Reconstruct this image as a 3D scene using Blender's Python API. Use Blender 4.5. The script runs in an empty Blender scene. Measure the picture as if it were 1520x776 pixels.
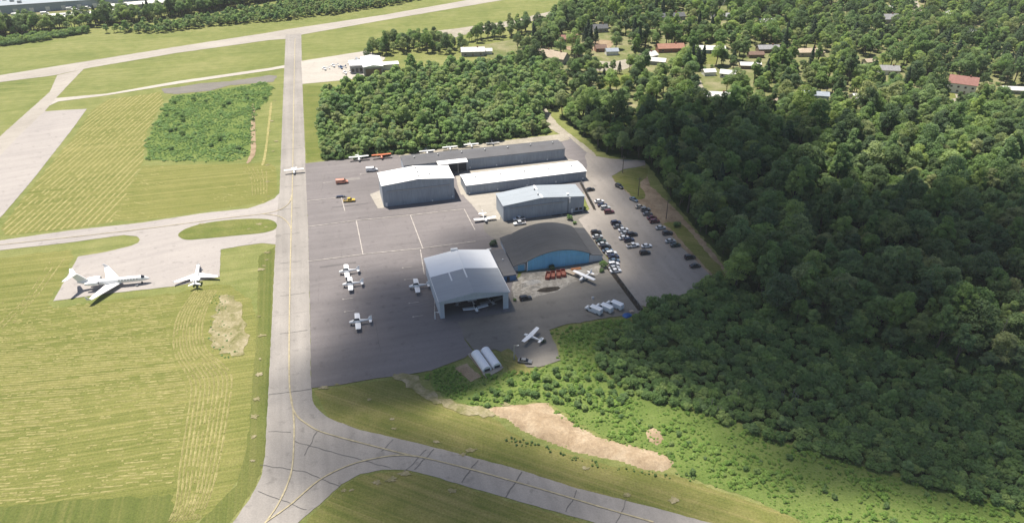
import bpy, math, random
import numpy as np
from mathutils import Vector, noise as mnoise
from mathutils.geometry import tessellate_polygon

R = math.radians
random.seed(11)
rng = np.random.default_rng(11)
scene = bpy.context.scene
C = scene.collection

# ---------------------------------------------------------------- camera
cam_d = bpy.data.cameras.new('camera')
cam_d.sensor_width = 36.0
cam_d.lens = 26.05
cam_d.clip_start = 1.0
cam_d.clip_end = 6000.0
cam = bpy.data.objects.new('camera', cam_d)
C.objects.link(cam)
cam.location = (0, 0, 150)
cam.rotation_euler = (R(90 - 30.695), 0, 0)
scene.camera = cam

# ---------------------------------------------------------------- sky, sun, exposure
SHADOW = (0.28, -0.25)                    # ground offset of a shadow per metre of height
to_sun = Vector((-SHADOW[0], -SHADOW[1], 1)).normalized()
world = bpy.data.worlds.new('World')
scene.world = world
world.use_nodes = True
wn = world.node_tree
sky = wn.nodes.new('ShaderNodeTexSky')
sky.sky_type = 'NISHITA'
sky.sun_disc = False
sky.sun_elevation = math.asin(to_sun.z)
sky.sun_rotation = math.atan2(to_sun.x, to_sun.y)
sky.altitude = 100
sky.dust_density = 1.2
sky.ozone_density = 1.2
wn.links.new(sky.outputs[0], wn.nodes['Background'].inputs[0])
wn.nodes['Background'].inputs[1].default_value = 0.062
sun_d = bpy.data.lights.new('sun', 'SUN')
sun_d.energy = 4.6
sun_d.angle = R(0.55)
sun_d.color = (1.0, 0.93, 0.82)
sun = bpy.data.objects.new('sun', sun_d)
C.objects.link(sun)
sun.rotation_euler = to_sun.to_track_quat('Z', 'Y').to_euler()
sun.location = (0, 300, 400)
vs = scene.view_settings
vs.view_transform = 'Standard'
vs.look = 'None'
vs.exposure = 0.85
vs.gamma = 1.0
vs.use_curve_mapping = False
scene.cycles.max_bounces = 5
scene.cycles.diffuse_bounces = 4
scene.cycles.transparent_max_bounces = 12
scene.cycles.use_denoising = True

# ---------------------------------------------------------------- materials
M = {}

def new_mat(name):
    m = bpy.data.materials.new(name)
    m.use_nodes = True
    M[name] = m
    return m, m.node_tree, m.node_tree.nodes['Principled BSDF']

def ramp(nt, fac, stops):
    r = nt.nodes.new('ShaderNodeValToRGB')
    el = r.color_ramp.elements
    while len(el) < len(stops):
        el.new(0.5)
    for e, (p, c) in zip(el, stops):
        e.position = p
        e.color = (*c, 1) if len(c) == 3 else c
    nt.links.new(fac, r.inputs[0])
    return r.outputs[0]

def mixc(nt, mode, fac, a, b):
    n = nt.nodes.new('ShaderNodeMix')
    n.data_type = 'RGBA'
    n.blend_type = mode
    for sock, val in ((n.inputs[0], fac), (n.inputs[6], a), (n.inputs[7], b)):
        if isinstance(val, bpy.types.NodeSocket):
            nt.links.new(val, sock)
        elif isinstance(val, (int, float)):
            sock.default_value = val
        else:
            sock.default_value = (*val, 1)
    return n.outputs[2]

def coords(nt, rot=0.0, scale=(1, 1, 1)):
    tc = nt.nodes.new('ShaderNodeTexCoord')
    mp = nt.nodes.new('ShaderNodeMapping')
    mp.vector_type = 'TEXTURE'
    mp.inputs['Rotation'].default_value = (0, 0, R(rot))
    mp.inputs['Scale'].default_value = scale
    nt.links.new(tc.outputs['Object'], mp.inputs[0])
    return mp.outputs[0]

def noise(nt, scale, vec=None, detail=4, rough=0.55, dist=0.0):
    n = nt.nodes.new('ShaderNodeTexNoise')
    n.inputs['Scale'].default_value = scale
    n.inputs['Detail'].default_value = detail
    n.inputs['Roughness'].default_value = rough
    n.inputs['Distortion'].default_value = dist
    if vec is None:
        vec = coords(nt)
    nt.links.new(vec, n.inputs['Vector'])
    return n.outputs[0]

def grey(v):
    return (v, v, v)

def plain(name, col, rough=0.7, metal=0.0, var=0.10, scale=1.5, emit=None):
    """a paint, metal or cloth with slight uneven weathering"""
    m, nt, b = new_mat(name)
    n = noise(nt, scale)
    f = ramp(nt, n, [(0.3, grey(1 - var)), (0.7, grey(1 + 0 * var))])
    nt.links.new(mixc(nt, 'MULTIPLY', 1.0, col, f), b.inputs['Base Color'])
    b.inputs['Roughness'].default_value = rough
    b.inputs['Metallic'].default_value = metal
    return m

def grass(name, lush, mid, dry, rot=15, streak=0.5, big=0.018, bias=0.0, row=2.6):
    """mown or rough grass: broad patches, mower streaks along rot, fine tufts"""
    m, nt, b = new_mat(name)
    big_n = noise(nt, big, detail=5, dist=0.6)
    mid_n = noise(nt, 0.16, detail=5)
    st = noise(nt, 1.0, coords(nt, rot, (260, row, 1)), detail=4, rough=0.7)
    fine = noise(nt, 1.7, detail=5, rough=0.75)
    col = ramp(nt, big_n, [(0.30 + bias, lush), (0.48 + bias, mid), (0.66 + bias, dry)])
    col2 = ramp(nt, mid_n, [(0.35, lush), (0.52, mid), (0.68, dry)])
    c = mixc(nt, 'MIX', 0.45, col, col2)
    sc = ramp(nt, st, [(0.36, lush), (0.5, mid), (0.64, dry)])
    c = mixc(nt, 'MIX', streak, c, sc)
    fr = ramp(nt, fine, [(0.28, grey(0.62)), (0.5, grey(0.95)), (0.72, grey(1.25))])
    c = mixc(nt, 'MULTIPLY', 1.0, c, fr)
    nt.links.new(c, b.inputs['Base Color'])
    b.inputs['Roughness'].default_value = 0.95
    b.inputs['Specular IOR Level'].default_value = 0.1
    bp = nt.nodes.new('ShaderNodeBump')
    bp.inputs['Strength'].default_value = 0.7
    bp.inputs['Distance'].default_value = 0.35
    nt.links.new(fine, bp.inputs['Height'])
    nt.links.new(bp.outputs[0], b.inputs['Normal'])
    return m

def paving(name, dark, light, rot=15, big=0.03, streak=0.35, rough=0.9):
    """asphalt or concrete: stains, wheel-track streaks and aggregate grain"""
    m, nt, b = new_mat(name)
    a = noise(nt, big, detail=6, rough=0.62, dist=0.4)
    s = noise(nt, 1.0, coords(nt, rot, (70, 3.0, 1)), detail=4)
    f = noise(nt, 2.2, detail=6, rough=0.8)
    c1 = ramp(nt, a, [(0.32, dark), (0.68, light)])
    c2 = ramp(nt, s, [(0.36, dark), (0.64, light)])
    c = mixc(nt, 'MIX', streak, c1, c2)
    c = mixc(nt, 'MULTIPLY', 1.0, c, ramp(nt, f, [(0.3, grey(0.82)), (0.7, grey(1.1))]))
    spots = noise(nt, 0.32, detail=3, rough=0.5)                  # oil and tyre stains
    c = mixc(nt, 'MULTIPLY', 1.0, c, ramp(nt, spots, [(0.28, grey(0.80)), (0.40, grey(1.0))]))
    nt.links.new(c, b.inputs['Base Color'])
    b.inputs['Roughness'].default_value = rough
    b.inputs['Specular IOR Level'].default_value = 0.25
    return m

def soil(name, c1, c2, c3, scale=0.15):
    m, nt, b = new_mat(name)
    a = noise(nt, scale, detail=6, rough=0.65, dist=0.5)
    f = noise(nt, 1.4, detail=6, rough=0.75)
    c = ramp(nt, a, [(0.3, c1), (0.5, c2), (0.7, c3)])
    c = mixc(nt, 'MULTIPLY', 1.0, c, ramp(nt, f, [(0.3, grey(0.7)), (0.7, grey(1.15))]))
    nt.links.new(c, b.inputs['Base Color'])
    b.inputs['Roughness'].default_value = 1.0
    b.inputs['Specular IOR Level'].default_value = 0.1
    bp = nt.nodes.new('ShaderNodeBump')
    bp.inputs['Strength'].default_value = 0.8
    bp.inputs['Distance'].default_value = 0.3
    nt.links.new(f, bp.inputs['Height'])
    nt.links.new(bp.outputs[0], b.inputs['Normal'])
    return m

def foliage(name, greens, trans=0.22, scale=0.55):
    """leaf clumps: each plant takes its own green, with lighter and darker sprays inside it"""
    m, nt, b = new_mat(name)
    oi = nt.nodes.new('ShaderNodeObjectInfo')
    k = len(greens)
    base = ramp(nt, oi.outputs['Random'], [(i / (k - 1), g) for i, g in enumerate(greens)])
    n = noise(nt, scale, detail=4)
    c = mixc(nt, 'MULTIPLY', 1.0, base, ramp(nt, n, [(0.30, (0.60, 0.64, 0.66)), (0.70, (1.34, 1.26, 1.05))]))
    b.inputs['Roughness'].default_value = 0.7
    b.inputs['Specular IOR Level'].default_value = 0.2
    nt.links.new(c, b.inputs['Base Color'])
    tr = nt.nodes.new('ShaderNodeBsdfTranslucent')
    nt.links.new(mixc(nt, 'MULTIPLY', 1.0, c, (3.2 * trans, 3.3 * trans, 1.8 * trans)), tr.inputs[0])
    mx = nt.nodes.new('ShaderNodeAddShader')      # a leaf passes on about as much light as it throws back
    nt.links.new(b.outputs[0], mx.inputs[0])
    nt.links.new(tr.outputs[0], mx.inputs[1])
    nt.links.new(mx.outputs[0], nt.nodes['Material Output'].inputs['Surface'])
    return m

def sheet_metal(name, col, rot=0.0, rough=0.45, var=0.16, rib=0.0):
    """painted ribbed sheet with rain streaks"""
    m, nt, b = new_mat(name)
    s = noise(nt, 1.0, coords(nt, rot, (9.0, 0.7, 6.0)), detail=4)
    a = noise(nt, 0.12, detail=4)
    f = mixc(nt, 'MULTIPLY', 1.0, ramp(nt, s, [(0.3, grey(1 - var)), (0.7, grey(1.0))]),
             ramp(nt, a, [(0.3, grey(1 - 0.7 * var)), (0.7, grey(1.0))]))
    dirt = noise(nt, 1.0, coords(nt, rot, (5.0, 0.45, 4.0)), detail=5, rough=0.65)
    f = mixc(nt, 'MULTIPLY', 1.0, f, ramp(nt, dirt, [(0.56, grey(1.0)), (0.76, (1 - 1.3 * var, 1 - 1.6 * var, 1 - 1.9 * var))]))
    nt.links.new(mixc(nt, 'MULTIPLY', 1.0, col, f), b.inputs['Base Color'])
    b.inputs['Roughness'].default_value = rough
    b.inputs['Specular IOR Level'].default_value = 0.4
    return m

grass('grass', (0.100, 0.134, 0.034), (0.175, 0.194, 0.062), (0.262, 0.254, 0.106), rot=15, streak=0.35, big=0.025)
grass('hay_field', (0.100, 0.122, 0.027), (0.170, 0.178, 0.052), (0.262, 0.240, 0.090), rot=14, streak=0.60, row=1.2)
grass('cut_verge', (0.078, 0.105, 0.025), (0.120, 0.138, 0.038), (0.172, 0.170, 0.058), rot=105, streak=0.55, row=2.2)
grass('lush_grass', (0.085, 0.130, 0.030), (0.125, 0.175, 0.044), (0.175, 0.210, 0.066), rot=20, streak=0.2)
grass('rough_grass', (0.098, 0.125, 0.028), (0.165, 0.170, 0.050), (0.270, 0.230, 0.098), rot=-24, streak=0.45, big=0.04, row=1.6)
grass('lawn', (0.092, 0.125, 0.028), (0.138, 0.158, 0.042), (0.205, 0.200, 0.072), rot=10, streak=0.3, big=0.05)
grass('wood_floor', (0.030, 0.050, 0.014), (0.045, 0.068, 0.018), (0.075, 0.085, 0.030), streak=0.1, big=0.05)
grass('garden_ground', (0.085, 0.120, 0.035), (0.170, 0.180, 0.075), (0.300, 0.265, 0.170), streak=0.1, big=0.035)
paving('taxiway_asphalt', (0.215, 0.200, 0.185), (0.330, 0.305, 0.280), rot=-75, big=0.035)
paving('runway_asphalt', (0.280, 0.255, 0.225), (0.380, 0.350, 0.310), rot=39, big=0.03)
paving('apron_asphalt', (0.140, 0.128, 0.128), (0.205, 0.187, 0.186), rot=15, big=0.022)
paving('patch_asphalt', (0.105, 0.098, 0.098), (0.150, 0.138, 0.138), rot=15, big=0.1)
paving('pale_patch', (0.190, 0.176, 0.168), (0.240, 0.222, 0.210), rot=15, big=0.1)
paving('worn_asphalt', (0.140, 0.131, 0.117), (0.205, 0.190, 0.168), rot=15, big=0.05)
paving('car_park_asphalt', (0.230, 0.208, 0.186), (0.310, 0.280, 0.250), rot=-75, big=0.04)
paving('concrete', (0.290, 0.268, 0.235), (0.380, 0.350, 0.305), rot=15, big=0.06)
paving('ramp_concrete', (0.285, 0.262, 0.250), (0.370, 0.340, 0.318), rot=30, big=0.02)
paving('white_concrete', (0.340, 0.315, 0.280), (0.440, 0.405, 0.360), rot=12, big=0.03)
soil('gravel', (0.270, 0.245, 0.195), (0.330, 0.300, 0.245), (0.400, 0.365, 0.300))
soil('sand', (0.255, 0.185, 0.115), (0.365, 0.278, 0.185), (0.465, 0.372, 0.262), 0.16)
soil('dirt', (0.220, 0.160, 0.100), (0.300, 0.225, 0.150), (0.370, 0.290, 0.200), 0.2)
soil('bare_field', (0.140, 0.145, 0.050), (0.255, 0.228, 0.125), (0.390, 0.340, 0.235), 0.22)
soil('rubble', (0.170, 0.155, 0.135), (0.280, 0.260, 0.230), (0.400, 0.380, 0.340), 0.5)
soil('mulch', (0.030, 0.026, 0.022), (0.045, 0.038, 0.032), (0.070, 0.060, 0.045), 0.5)
soil('straw', (0.225, 0.212, 0.078), (0.295, 0.270, 0.112), (0.380, 0.338, 0.155), 0.3)
plain('yellow_paint', (0.43, 0.37, 0.235), 0.8, var=0.4, scale=0.8)
plain('white_paint', (0.48, 0.44, 0.40), 0.8, var=0.45, scale=0.8)
plain('tar', (0.135, 0.126, 0.118), 0.8, var=0.3)
foliage('leaf_wood_dark', [(0.05, 0.086, 0.044), (0.078, 0.118, 0.046), (0.062, 0.1, 0.056)], 0.26)
foliage('leaf_wood_mid', [(0.088, 0.148, 0.056), (0.118, 0.178, 0.056), (0.098, 0.156, 0.074), (0.128, 0.16, 0.066)], 0.29)
foliage('leaf_wood_pale', [(0.138, 0.21, 0.074), (0.178, 0.23, 0.076), (0.15, 0.208, 0.1), (0.17, 0.188, 0.096)], 0.31)
foliage('leaf_young', [(0.092, 0.16, 0.066), (0.13, 0.202, 0.074), (0.162, 0.228, 0.094), (0.1, 0.162, 0.086), (0.182, 0.232, 0.098), (0.15, 0.18, 0.09)], 0.32)
foliage('leaf_conifer', [(0.036, 0.062, 0.036), (0.048, 0.076, 0.042), (0.040, 0.068, 0.046)], 0.08)
foliage('leaf_shrub', [(0.072, 0.128, 0.048), (0.1, 0.162, 0.054), (0.088, 0.138, 0.062)], 0.28, 0.9)
foliage('leaf_shrub_pale', [(0.12, 0.188, 0.064), (0.152, 0.205, 0.076), (0.13, 0.198, 0.062)], 0.28, 0.9)
foliage('leaf_bright', [(0.095, 0.165, 0.038), (0.125, 0.205, 0.046), (0.155, 0.225, 0.064), (0.112, 0.182, 0.044)], 0.32, 0.9)
foliage('leaf_thicket', [(0.13, 0.205, 0.08), (0.158, 0.235, 0.094), (0.142, 0.218, 0.1)], 0.36, 0.3)
plain('bark', (0.115, 0.092, 0.070), 0.95, var=0.4, scale=3)
plain('dead_wood', (0.26, 0.24, 0.21), 0.95, var=0.3, scale=3)
sheet_metal('white_roof', (0.86, 0.855, 0.84), rot=0, rough=0.4, var=0.05)
sheet_metal('silver_roof', (0.33, 0.345, 0.36), rough=0.55, var=0.10)
sheet_metal('pale_blue_roof', (0.31, 0.345, 0.38), rough=0.55, var=0.10)
sheet_metal('dark_roof', (0.120, 0.120, 0.128), rough=0.75, var=0.22)
sheet_metal('black_roof', (0.070, 0.072, 0.078), rough=0.8, var=0.25)
sheet_metal('grey_wall', (0.34, 0.385, 0.44), rot=90, rough=0.6, var=0.20)
sheet_metal('pale_wall', (0.52, 0.57, 0.63), rot=90, rough=0.6, var=0.12)
sheet_metal('blue_wall', (0.20, 0.53, 0.78), rot=90, rough=0.6, var=0.16)
sheet_metal('navy_wall', (0.08, 0.20, 0.40), rot=90, rough=0.6, var=0.14)
sheet_metal('door_grey', (0.31, 0.355, 0.41), rot=90, rough=0.6, var=0.20)
plain('white_trim', (0.74, 0.74, 0.73), 0.6)
plain('dark_inside', (0.06, 0.06, 0.065), 0.9)
plain('tent_white', (0.80, 0.81, 0.82), 0.5, var=0.06)
plain('timber', (0.30, 0.20, 0.12), 0.9, var=0.4, scale=2)
plain('orange_timber', (0.46, 0.20, 0.09), 0.9, var=0.3, scale=2)
plain('brick_red', (0.28, 0.11, 0.08), 0.9, var=0.3)
plain('stone_tan', (0.42, 0.34, 0.26), 0.9, var=0.25)
plain('concrete_block', (0.40, 0.38, 0.35), 0.9, var=0.25)
plain('steel', (0.35, 0.36, 0.37), 0.45, 0.6)
plain('pole_wood', (0.17, 0.13, 0.095), 0.9, var=0.3, scale=3)
plain('rubber', (0.020, 0.020, 0.021), 0.85)
plain('skip_red', (0.34, 0.070, 0.045), 0.6, var=0.35)
plain('tarp_blue', (0.020, 0.105, 0.34), 0.5)
plain('mesh_fence', (0.055, 0.052, 0.050), 0.8)
for nm, c in {'white': (0.74, 0.75, 0.76), 'silver': (0.42, 0.44, 0.45), 'grey': (0.16, 0.165, 0.17), 'black': (0.018, 0.018, 0.020),
              'navy': (0.020, 0.028, 0.065), 'maroon': (0.110, 0.024, 0.030), 'red': (0.38, 0.045, 0.030), 'green': (0.025, 0.055, 0.045),
              'yellow': (0.62, 0.42, 0.045), 'salmon': (0.60, 0.25, 0.17), 'steel_blue': (0.10, 0.15, 0.21), 'beige': (0.42, 0.38, 0.31)}.items():
    p = plain('car_' + nm, c, 0.32, var=0.05)
    p.node_tree.nodes['Principled BSDF'].inputs['Coat Weight'].default_value = 0.5
plain('aircraft_white', (0.82, 0.82, 0.82), 0.35, var=0.04)
plain('aircraft_red', (0.60, 0.19, 0.10), 0.35, var=0.06)
plain('aircraft_grey', (0.30, 0.31, 0.33), 0.4, var=0.06)
plain('aircraft_blue', (0.10, 0.16, 0.30), 0.4, var=0.06)
gl, gnt, gb = new_mat('glass')
gb.inputs['Base Color'].default_value = (0.015, 0.018, 0.022, 1)
gb.inputs['Roughness'].default_value = 0.08
plain('lamp_glass', (0.75, 0.75, 0.70), 0.2)
plain('tail_red', (0.35, 0.02, 0.02), 0.3)

# ---------------------------------------------------------------- mesh helpers
class MB:
    """collects shapes that become ONE mesh"""
    def __init__(s):
        s.v, s.f = [], []

    def add(s, vs, fs):
        n = len(s.v)
        s.v += [tuple(p) for p in vs]
        s.f += [tuple(i + n for i in f) for f in fs]
        return s

    def box(s, x0, y0, z0, x1, y1, z1):
        vs = [(x0, y0, z0), (x1, y0, z0), (x1, y1, z0), (x0, y1, z0), (x0, y0, z1), (x1, y0, z1), (x1, y1, z1), (x0, y1, z1)]
        return s.add(vs, [(3, 2, 1, 0), (4, 5, 6, 7), (0, 1, 5, 4), (1, 2, 6, 5), (2, 3, 7, 6), (3, 0, 4, 7)])

    def prism_y(s, prof, y0, y1):
        """profile in x, z (counter-clockwise seen from -y) pushed along y"""
        n = len(prof)
        vs = [(x, y0, z) for x, z in prof] + [(x, y1, z) for x, z in prof]
        fs = [tuple(range(n)), tuple(range(2 * n - 1, n - 1, -1))]
        fs += [(i, i + n, (i + 1) % n + n, (i + 1) % n) for i in range(n)]
        return s.add(vs, fs)

    def prism_x(s, prof, x0, x1):
        n = len(prof)
        vs = [(x0, y, z) for y, z in prof] + [(x1, y, z) for y, z in prof]
        fs = [tuple(range(n - 1, -1, -1)), tuple(range(n, 2 * n))]
        fs += [((i + 1) % n, (i + 1) % n + n, i + n, i) for i in range(n)]
        return s.add(vs, fs)

    def loft(s, rings, cap=True):
        """rings: lists of equally many points"""
        n = len(rings[0])
        vs = [p for r in rings for p in r]
        fs = []
        for k in range(len(rings) - 1):
            for i in range(n):
                a, b = k * n + i, k * n + (i + 1) % n
                fs.append((a, b, b + n, a + n))
        if cap:
            fs.append(tuple(range(n - 1, -1, -1)))
            fs.append(tuple(range((len(rings) - 1) * n, len(rings) * n)))
        return s.add(vs, fs)

    def tube(s, p, q, r0, r1=None, n=6):
        p, q = Vector(p), Vector(q)
        r1 = r0 if r1 is None else r1
        d = (q - p).normalized()
        a = d.orthogonal().normalized()
        b = d.cross(a)
        ring = lambda c, r: [c + (a * math.cos(t) + b * math.sin(t)) * r for t in [2 * math.pi * i / n for i in range(n)]]
        return s.loft([ring(p, r0), ring(q, r1)])

    def mesh(s, name, smooth=False):
        me = bpy.data.meshes.new(name)
        me.from_pydata(s.v, [], s.f)
        if smooth:
            me.polygons.foreach_set('use_smooth', [True] * len(me.polygons))
        me.update()
        return me

def put(name, me, mat, parent=None, loc=(0, 0, 0), rz=0.0, scale=None):
    if len(me.materials) == 0:
        me.materials.append(None)
    o = bpy.data.objects.new(name, me)
    C.objects.link(o)
    if mat is not None:
        o.material_slots[0].link = 'OBJECT'
        o.material_slots[0].material = M[mat]
    o.parent = parent
    o.location = loc
    if rz:
        o.rotation_euler = (0, 0, rz)
    if scale:
        o.scale = scale
    return o

def tag(o, label, cat, group=None, kind=None):
    o['label'] = label
    o['category'] = cat
    if group:
        o['group'] = group
    if kind:
        o['kind'] = kind
    return o

def thing(name, label, cat, loc, rz=0.0, group=None, scale=None):
    o = bpy.data.objects.new(name, None)
    o.empty_display_size = 0.5
    C.objects.link(o)
    o.location = (loc[0], loc[1], loc[2] if len(loc) > 2 else 0.0)
    o.rotation_euler = (0, 0, rz)
    if scale:
        o.scale = (scale,) * 3
    return tag(o, label, cat, group)

# ---------------------------------------------------------------- ground sheets
def rough_edge(pts, step, amp, seed=0):
    out = []
    n = len(pts)
    for i in range(n):
        a, b = Vector(pts[i]), Vector(pts[(i + 1) % n])
        k = max(1, int((b - a).length / step))
        nrm = Vector((b.y - a.y, a.x - b.x)).normalized() if (b - a).length > 1e-6 else Vector((0, 0))
        for j in range(k):
            p = a.lerp(b, j / k)
            w = amp * (mnoise.noise((p.x * 0.45, p.y * 0.45, seed)) + 0.6 * mnoise.noise((p.x * 1.7, p.y * 1.7, seed + 9)))
            out.append((p.x + nrm.x * w, p.y + nrm.y * w))
    return out

def curve(pts, closed=True, sub=5):
    """smooth curve through the points"""
    n = len(pts)
    out = []
    for i in range(n if closed else n - 1):
        P = [Vector(pts[(i + k) % n] if closed else pts[min(max(i + k, 0), n - 1)]) for k in (-1, 0, 1, 2)]
        for j in range(sub):
            t = j / sub
            q = 0.5 * (2 * P[1] + (P[2] - P[0]) * t + (2 * P[0] - 5 * P[1] + 4 * P[2] - P[3]) * t * t + (3 * P[1] - P[0] - 3 * P[2] + P[3]) * t ** 3)
            out.append((q.x, q.y))
    if not closed:
        out.append(tuple(pts[-1]))
    return out

def poly_mesh(name, pts, z):
    vs = [Vector((x, y, z)) for x, y in pts]
    tris = tessellate_polygon([vs])
    fs = []
    for a, b, c in tris:
        if (vs[b] - vs[a]).cross(vs[c] - vs[a]).z < 0:
            a, b, c = a, c, b
        fs.append((a, b, c))
    me = bpy.data.meshes.new(name)
    me.from_pydata([tuple(v) for v in vs], [], fs)
    me.update()
    return me

def sheet(name, pts, z, mat, amp=0.25, step=1.5, kind='structure'):
    layer[0] += 1                         # no two sheets share a plane
    z += 0.0008 * layer[0]
    o = put(name, poly_mesh(name, rough_edge(pts, step, amp, len(name)) if amp else pts, z), mat)
    o['kind'] = kind
    return o

def strip_mesh(name, pts, w, z, jitter=0.0):
    vs, fs = [], []
    n = len(pts)
    for i, p in enumerate(pts):
        a, b = Vector(pts[max(i - 1, 0)]), Vector(pts[min(i + 1, n - 1)])
        d = (b - a).normalized()
        nr = Vector((-d.y, d.x)) * (w / 2 * (1 + jitter * (random.random() - 0.5)))
        vs += [(p[0] - nr.x, p[1] - nr.y, z), (p[0] + nr.x, p[1] + nr.y, z)]
    fs = [(2 * i, 2 * i + 2, 2 * i + 3, 2 * i + 1) for i in range(n - 1)]
    me = bpy.data.meshes.new(name)
    me.from_pydata(vs, [], fs)
    me.update()
    return me

def strip(name, pts, w, z, mat, parent, step=1.0, jitter=0.0, wobble=0.0):
    fine = []
    for a, b in zip(pts[:-1], pts[1:]):
        a, b = Vector(a), Vector(b)
        k = max(1, int((b - a).length / step))
        for j in range(k):
            p = a.lerp(b, j / k)
            fine.append((p.x + wobble * mnoise.noise((p.x * .35, p.y * .35, 3)), p.y + wobble * mnoise.noise((p.x * .35, p.y * .35, 7))))
    fine.append(tuple(pts[-1]))
    return put(name, strip_mesh(name, fine, w, z, jitter), mat, parent)

Z1, Z2, Z3, Z4, ZM = 0.03, 0.09, 0.15, 0.21, 0.27
layer = [0]
gm = MB()
N = 40
for i in range(N + 1):
    for j in range(N + 1):
        gm.v.append((-2000 + 4000 * i / N, -600 + 4200 * j / N, 0))
gm.f = [(i * (N + 1) + j, (i + 1) * (N + 1) + j, (i + 1) * (N + 1) + j + 1, i * (N + 1) + j + 1) for i in range(N) for j in range(N)]
ground = put('ground', gm.mesh('ground'), 'grass')
ground['kind'] = 'structure'

# fields and floors
FIELD_W = [(-215.4, 210.5), (-217.7, 250.6), (-190.8, 259.6), (-179.4, 261.3), (-175, 254.3), (-167.4, 222.2), (-163.6, 219.6), (-147.2, 224.8), (-123.5, 230.2), (-112.6, 236.7), (-104.9, 234.4), (-95.3, 225.2), (-88, 210.5), (-80.3, 181.4), (-74.8, 157.5), (-71.9, 142.2), (-74.3, 131.9), (-81, 122.5), (-146.6, 114.7)]
FIELD_NW = [(-219.3, 281), (-225.4, 305.9), (-231.7, 334.4), (-243.1, 390.8), (-253.6, 429.9), (-253.4, 451.3), (-226.5, 466.1), (-217.3, 448.7), (-205.5, 396.1), (-188.6, 351.1), (-174.4, 286), (-185.1, 281), (-200.5, 277.4), (-213.3, 273.8)]
FIELD_MID = [(-175, 287.3), (-187.1, 347.6), (-133.9, 350.2), (-125.7, 352.8), (-118.5, 344.2), (-110.4, 316.7), (-112.7, 305.9), (-138.6, 296.4), (-161.8, 287.3)]
sheet('mown_field', FIELD_W, Z1, 'hay_field', 1.2)
sheet('striped_field', FIELD_NW, Z1, 'hay_field', 0.8)
sheet('dry_field', FIELD_MID, Z1, 'hay_field', 0.8)
sheet('taxiway_verge', [(-101.7, 256.9), (-97.3, 264.6), (-75.7, 181.4), (-70, 157.5), (-67.4, 144.6), (-67.7, 134.1), (-71.1, 122.5), (-80.3, 120.5), (-77.5, 126.6), (-72.6, 137.5), (-73.9, 152.2), (-81.2, 181.4), (-89.7, 214.6)], Z1 + 0.004, 'cut_verge', 0.6)
sheet('lower_green', [(-130.4, 130.4), (-109.3, 133), (-87.6, 134.1), (-84.8, 128.7), (-85.2, 120.5), (-127.4, 114.7), (-139.6, 128.7)], Z1 + 0.008, 'cut_verge', 1.6)
sheet('east_verge', [(-138.4, 480.2), (-125.2, 478.8), (-112.1, 412.4), (-98.2, 356.4), (-104.9, 351.1), (-120.7, 412.4)], Z1, 'lawn', 0.5)
sheet('rough_bank', [(-60.7, 175), (-52, 177.2), (-33.8, 181.4), (-26.8, 175), (-16, 166.9), (-4.9, 162.5), (-0.4, 157), (7.5, 152.2), (25.6, 144.6), (43.2, 141), (62.2, 131.9), (73.7, 125.3), (85.2, 120.5), (85.2, 112.9), (55.7, 120.5), (0, 142.7), (-38.3, 156.2), (-53.1, 162.5)], Z1, 'rough_grass', 0.8)
sheet('taxiway_fillet', [(-52.9, 122.5), (-48.9, 130.4), (-44.5, 137), (-40.2, 140.8), (-34.4, 142.2), (-28.2, 142.2), (-20.4, 139.8), (-0.5, 132.3), (23.2, 123.3), (31.6, 112.9), (-24.4, 105.8), (-53.7, 112.9)], Z1, 'rough_grass', 0.6)
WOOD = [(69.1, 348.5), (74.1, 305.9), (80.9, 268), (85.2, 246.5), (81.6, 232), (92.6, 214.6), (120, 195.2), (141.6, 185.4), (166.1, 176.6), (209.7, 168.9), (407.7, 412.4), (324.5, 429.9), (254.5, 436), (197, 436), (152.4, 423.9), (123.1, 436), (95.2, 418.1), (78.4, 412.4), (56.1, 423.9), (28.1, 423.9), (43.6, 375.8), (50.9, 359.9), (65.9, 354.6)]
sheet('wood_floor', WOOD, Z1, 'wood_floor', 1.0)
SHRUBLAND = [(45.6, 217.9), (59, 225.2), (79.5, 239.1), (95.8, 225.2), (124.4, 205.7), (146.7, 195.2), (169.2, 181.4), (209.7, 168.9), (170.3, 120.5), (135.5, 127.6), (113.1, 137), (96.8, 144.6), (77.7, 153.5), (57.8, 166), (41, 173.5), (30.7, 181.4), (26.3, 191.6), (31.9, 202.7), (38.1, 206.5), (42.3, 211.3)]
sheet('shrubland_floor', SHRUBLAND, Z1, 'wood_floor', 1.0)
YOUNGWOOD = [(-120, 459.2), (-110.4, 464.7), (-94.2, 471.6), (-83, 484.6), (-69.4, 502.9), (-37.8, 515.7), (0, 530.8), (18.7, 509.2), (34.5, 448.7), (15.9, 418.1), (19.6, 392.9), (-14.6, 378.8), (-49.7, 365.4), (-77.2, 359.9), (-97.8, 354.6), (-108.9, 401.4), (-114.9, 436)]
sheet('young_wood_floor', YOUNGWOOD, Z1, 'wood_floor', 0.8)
sheet('village_ground', [(-36.2, 573.1), (22, 614.9), (53.6, 672.5), (131.8, 902.7), (970, 999.5), (455.1, 421.6), (322.3, 426.3), (253.3, 433.6), (196.1, 433.6), (151.7, 421.6), (122.6, 433.6), (94.5, 414.7), (78, 410.2), (32.5, 429.9), (18.5, 502.9), (0, 525.7)], Z1 + 0.004, 'garden_ground', 1.0)
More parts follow.
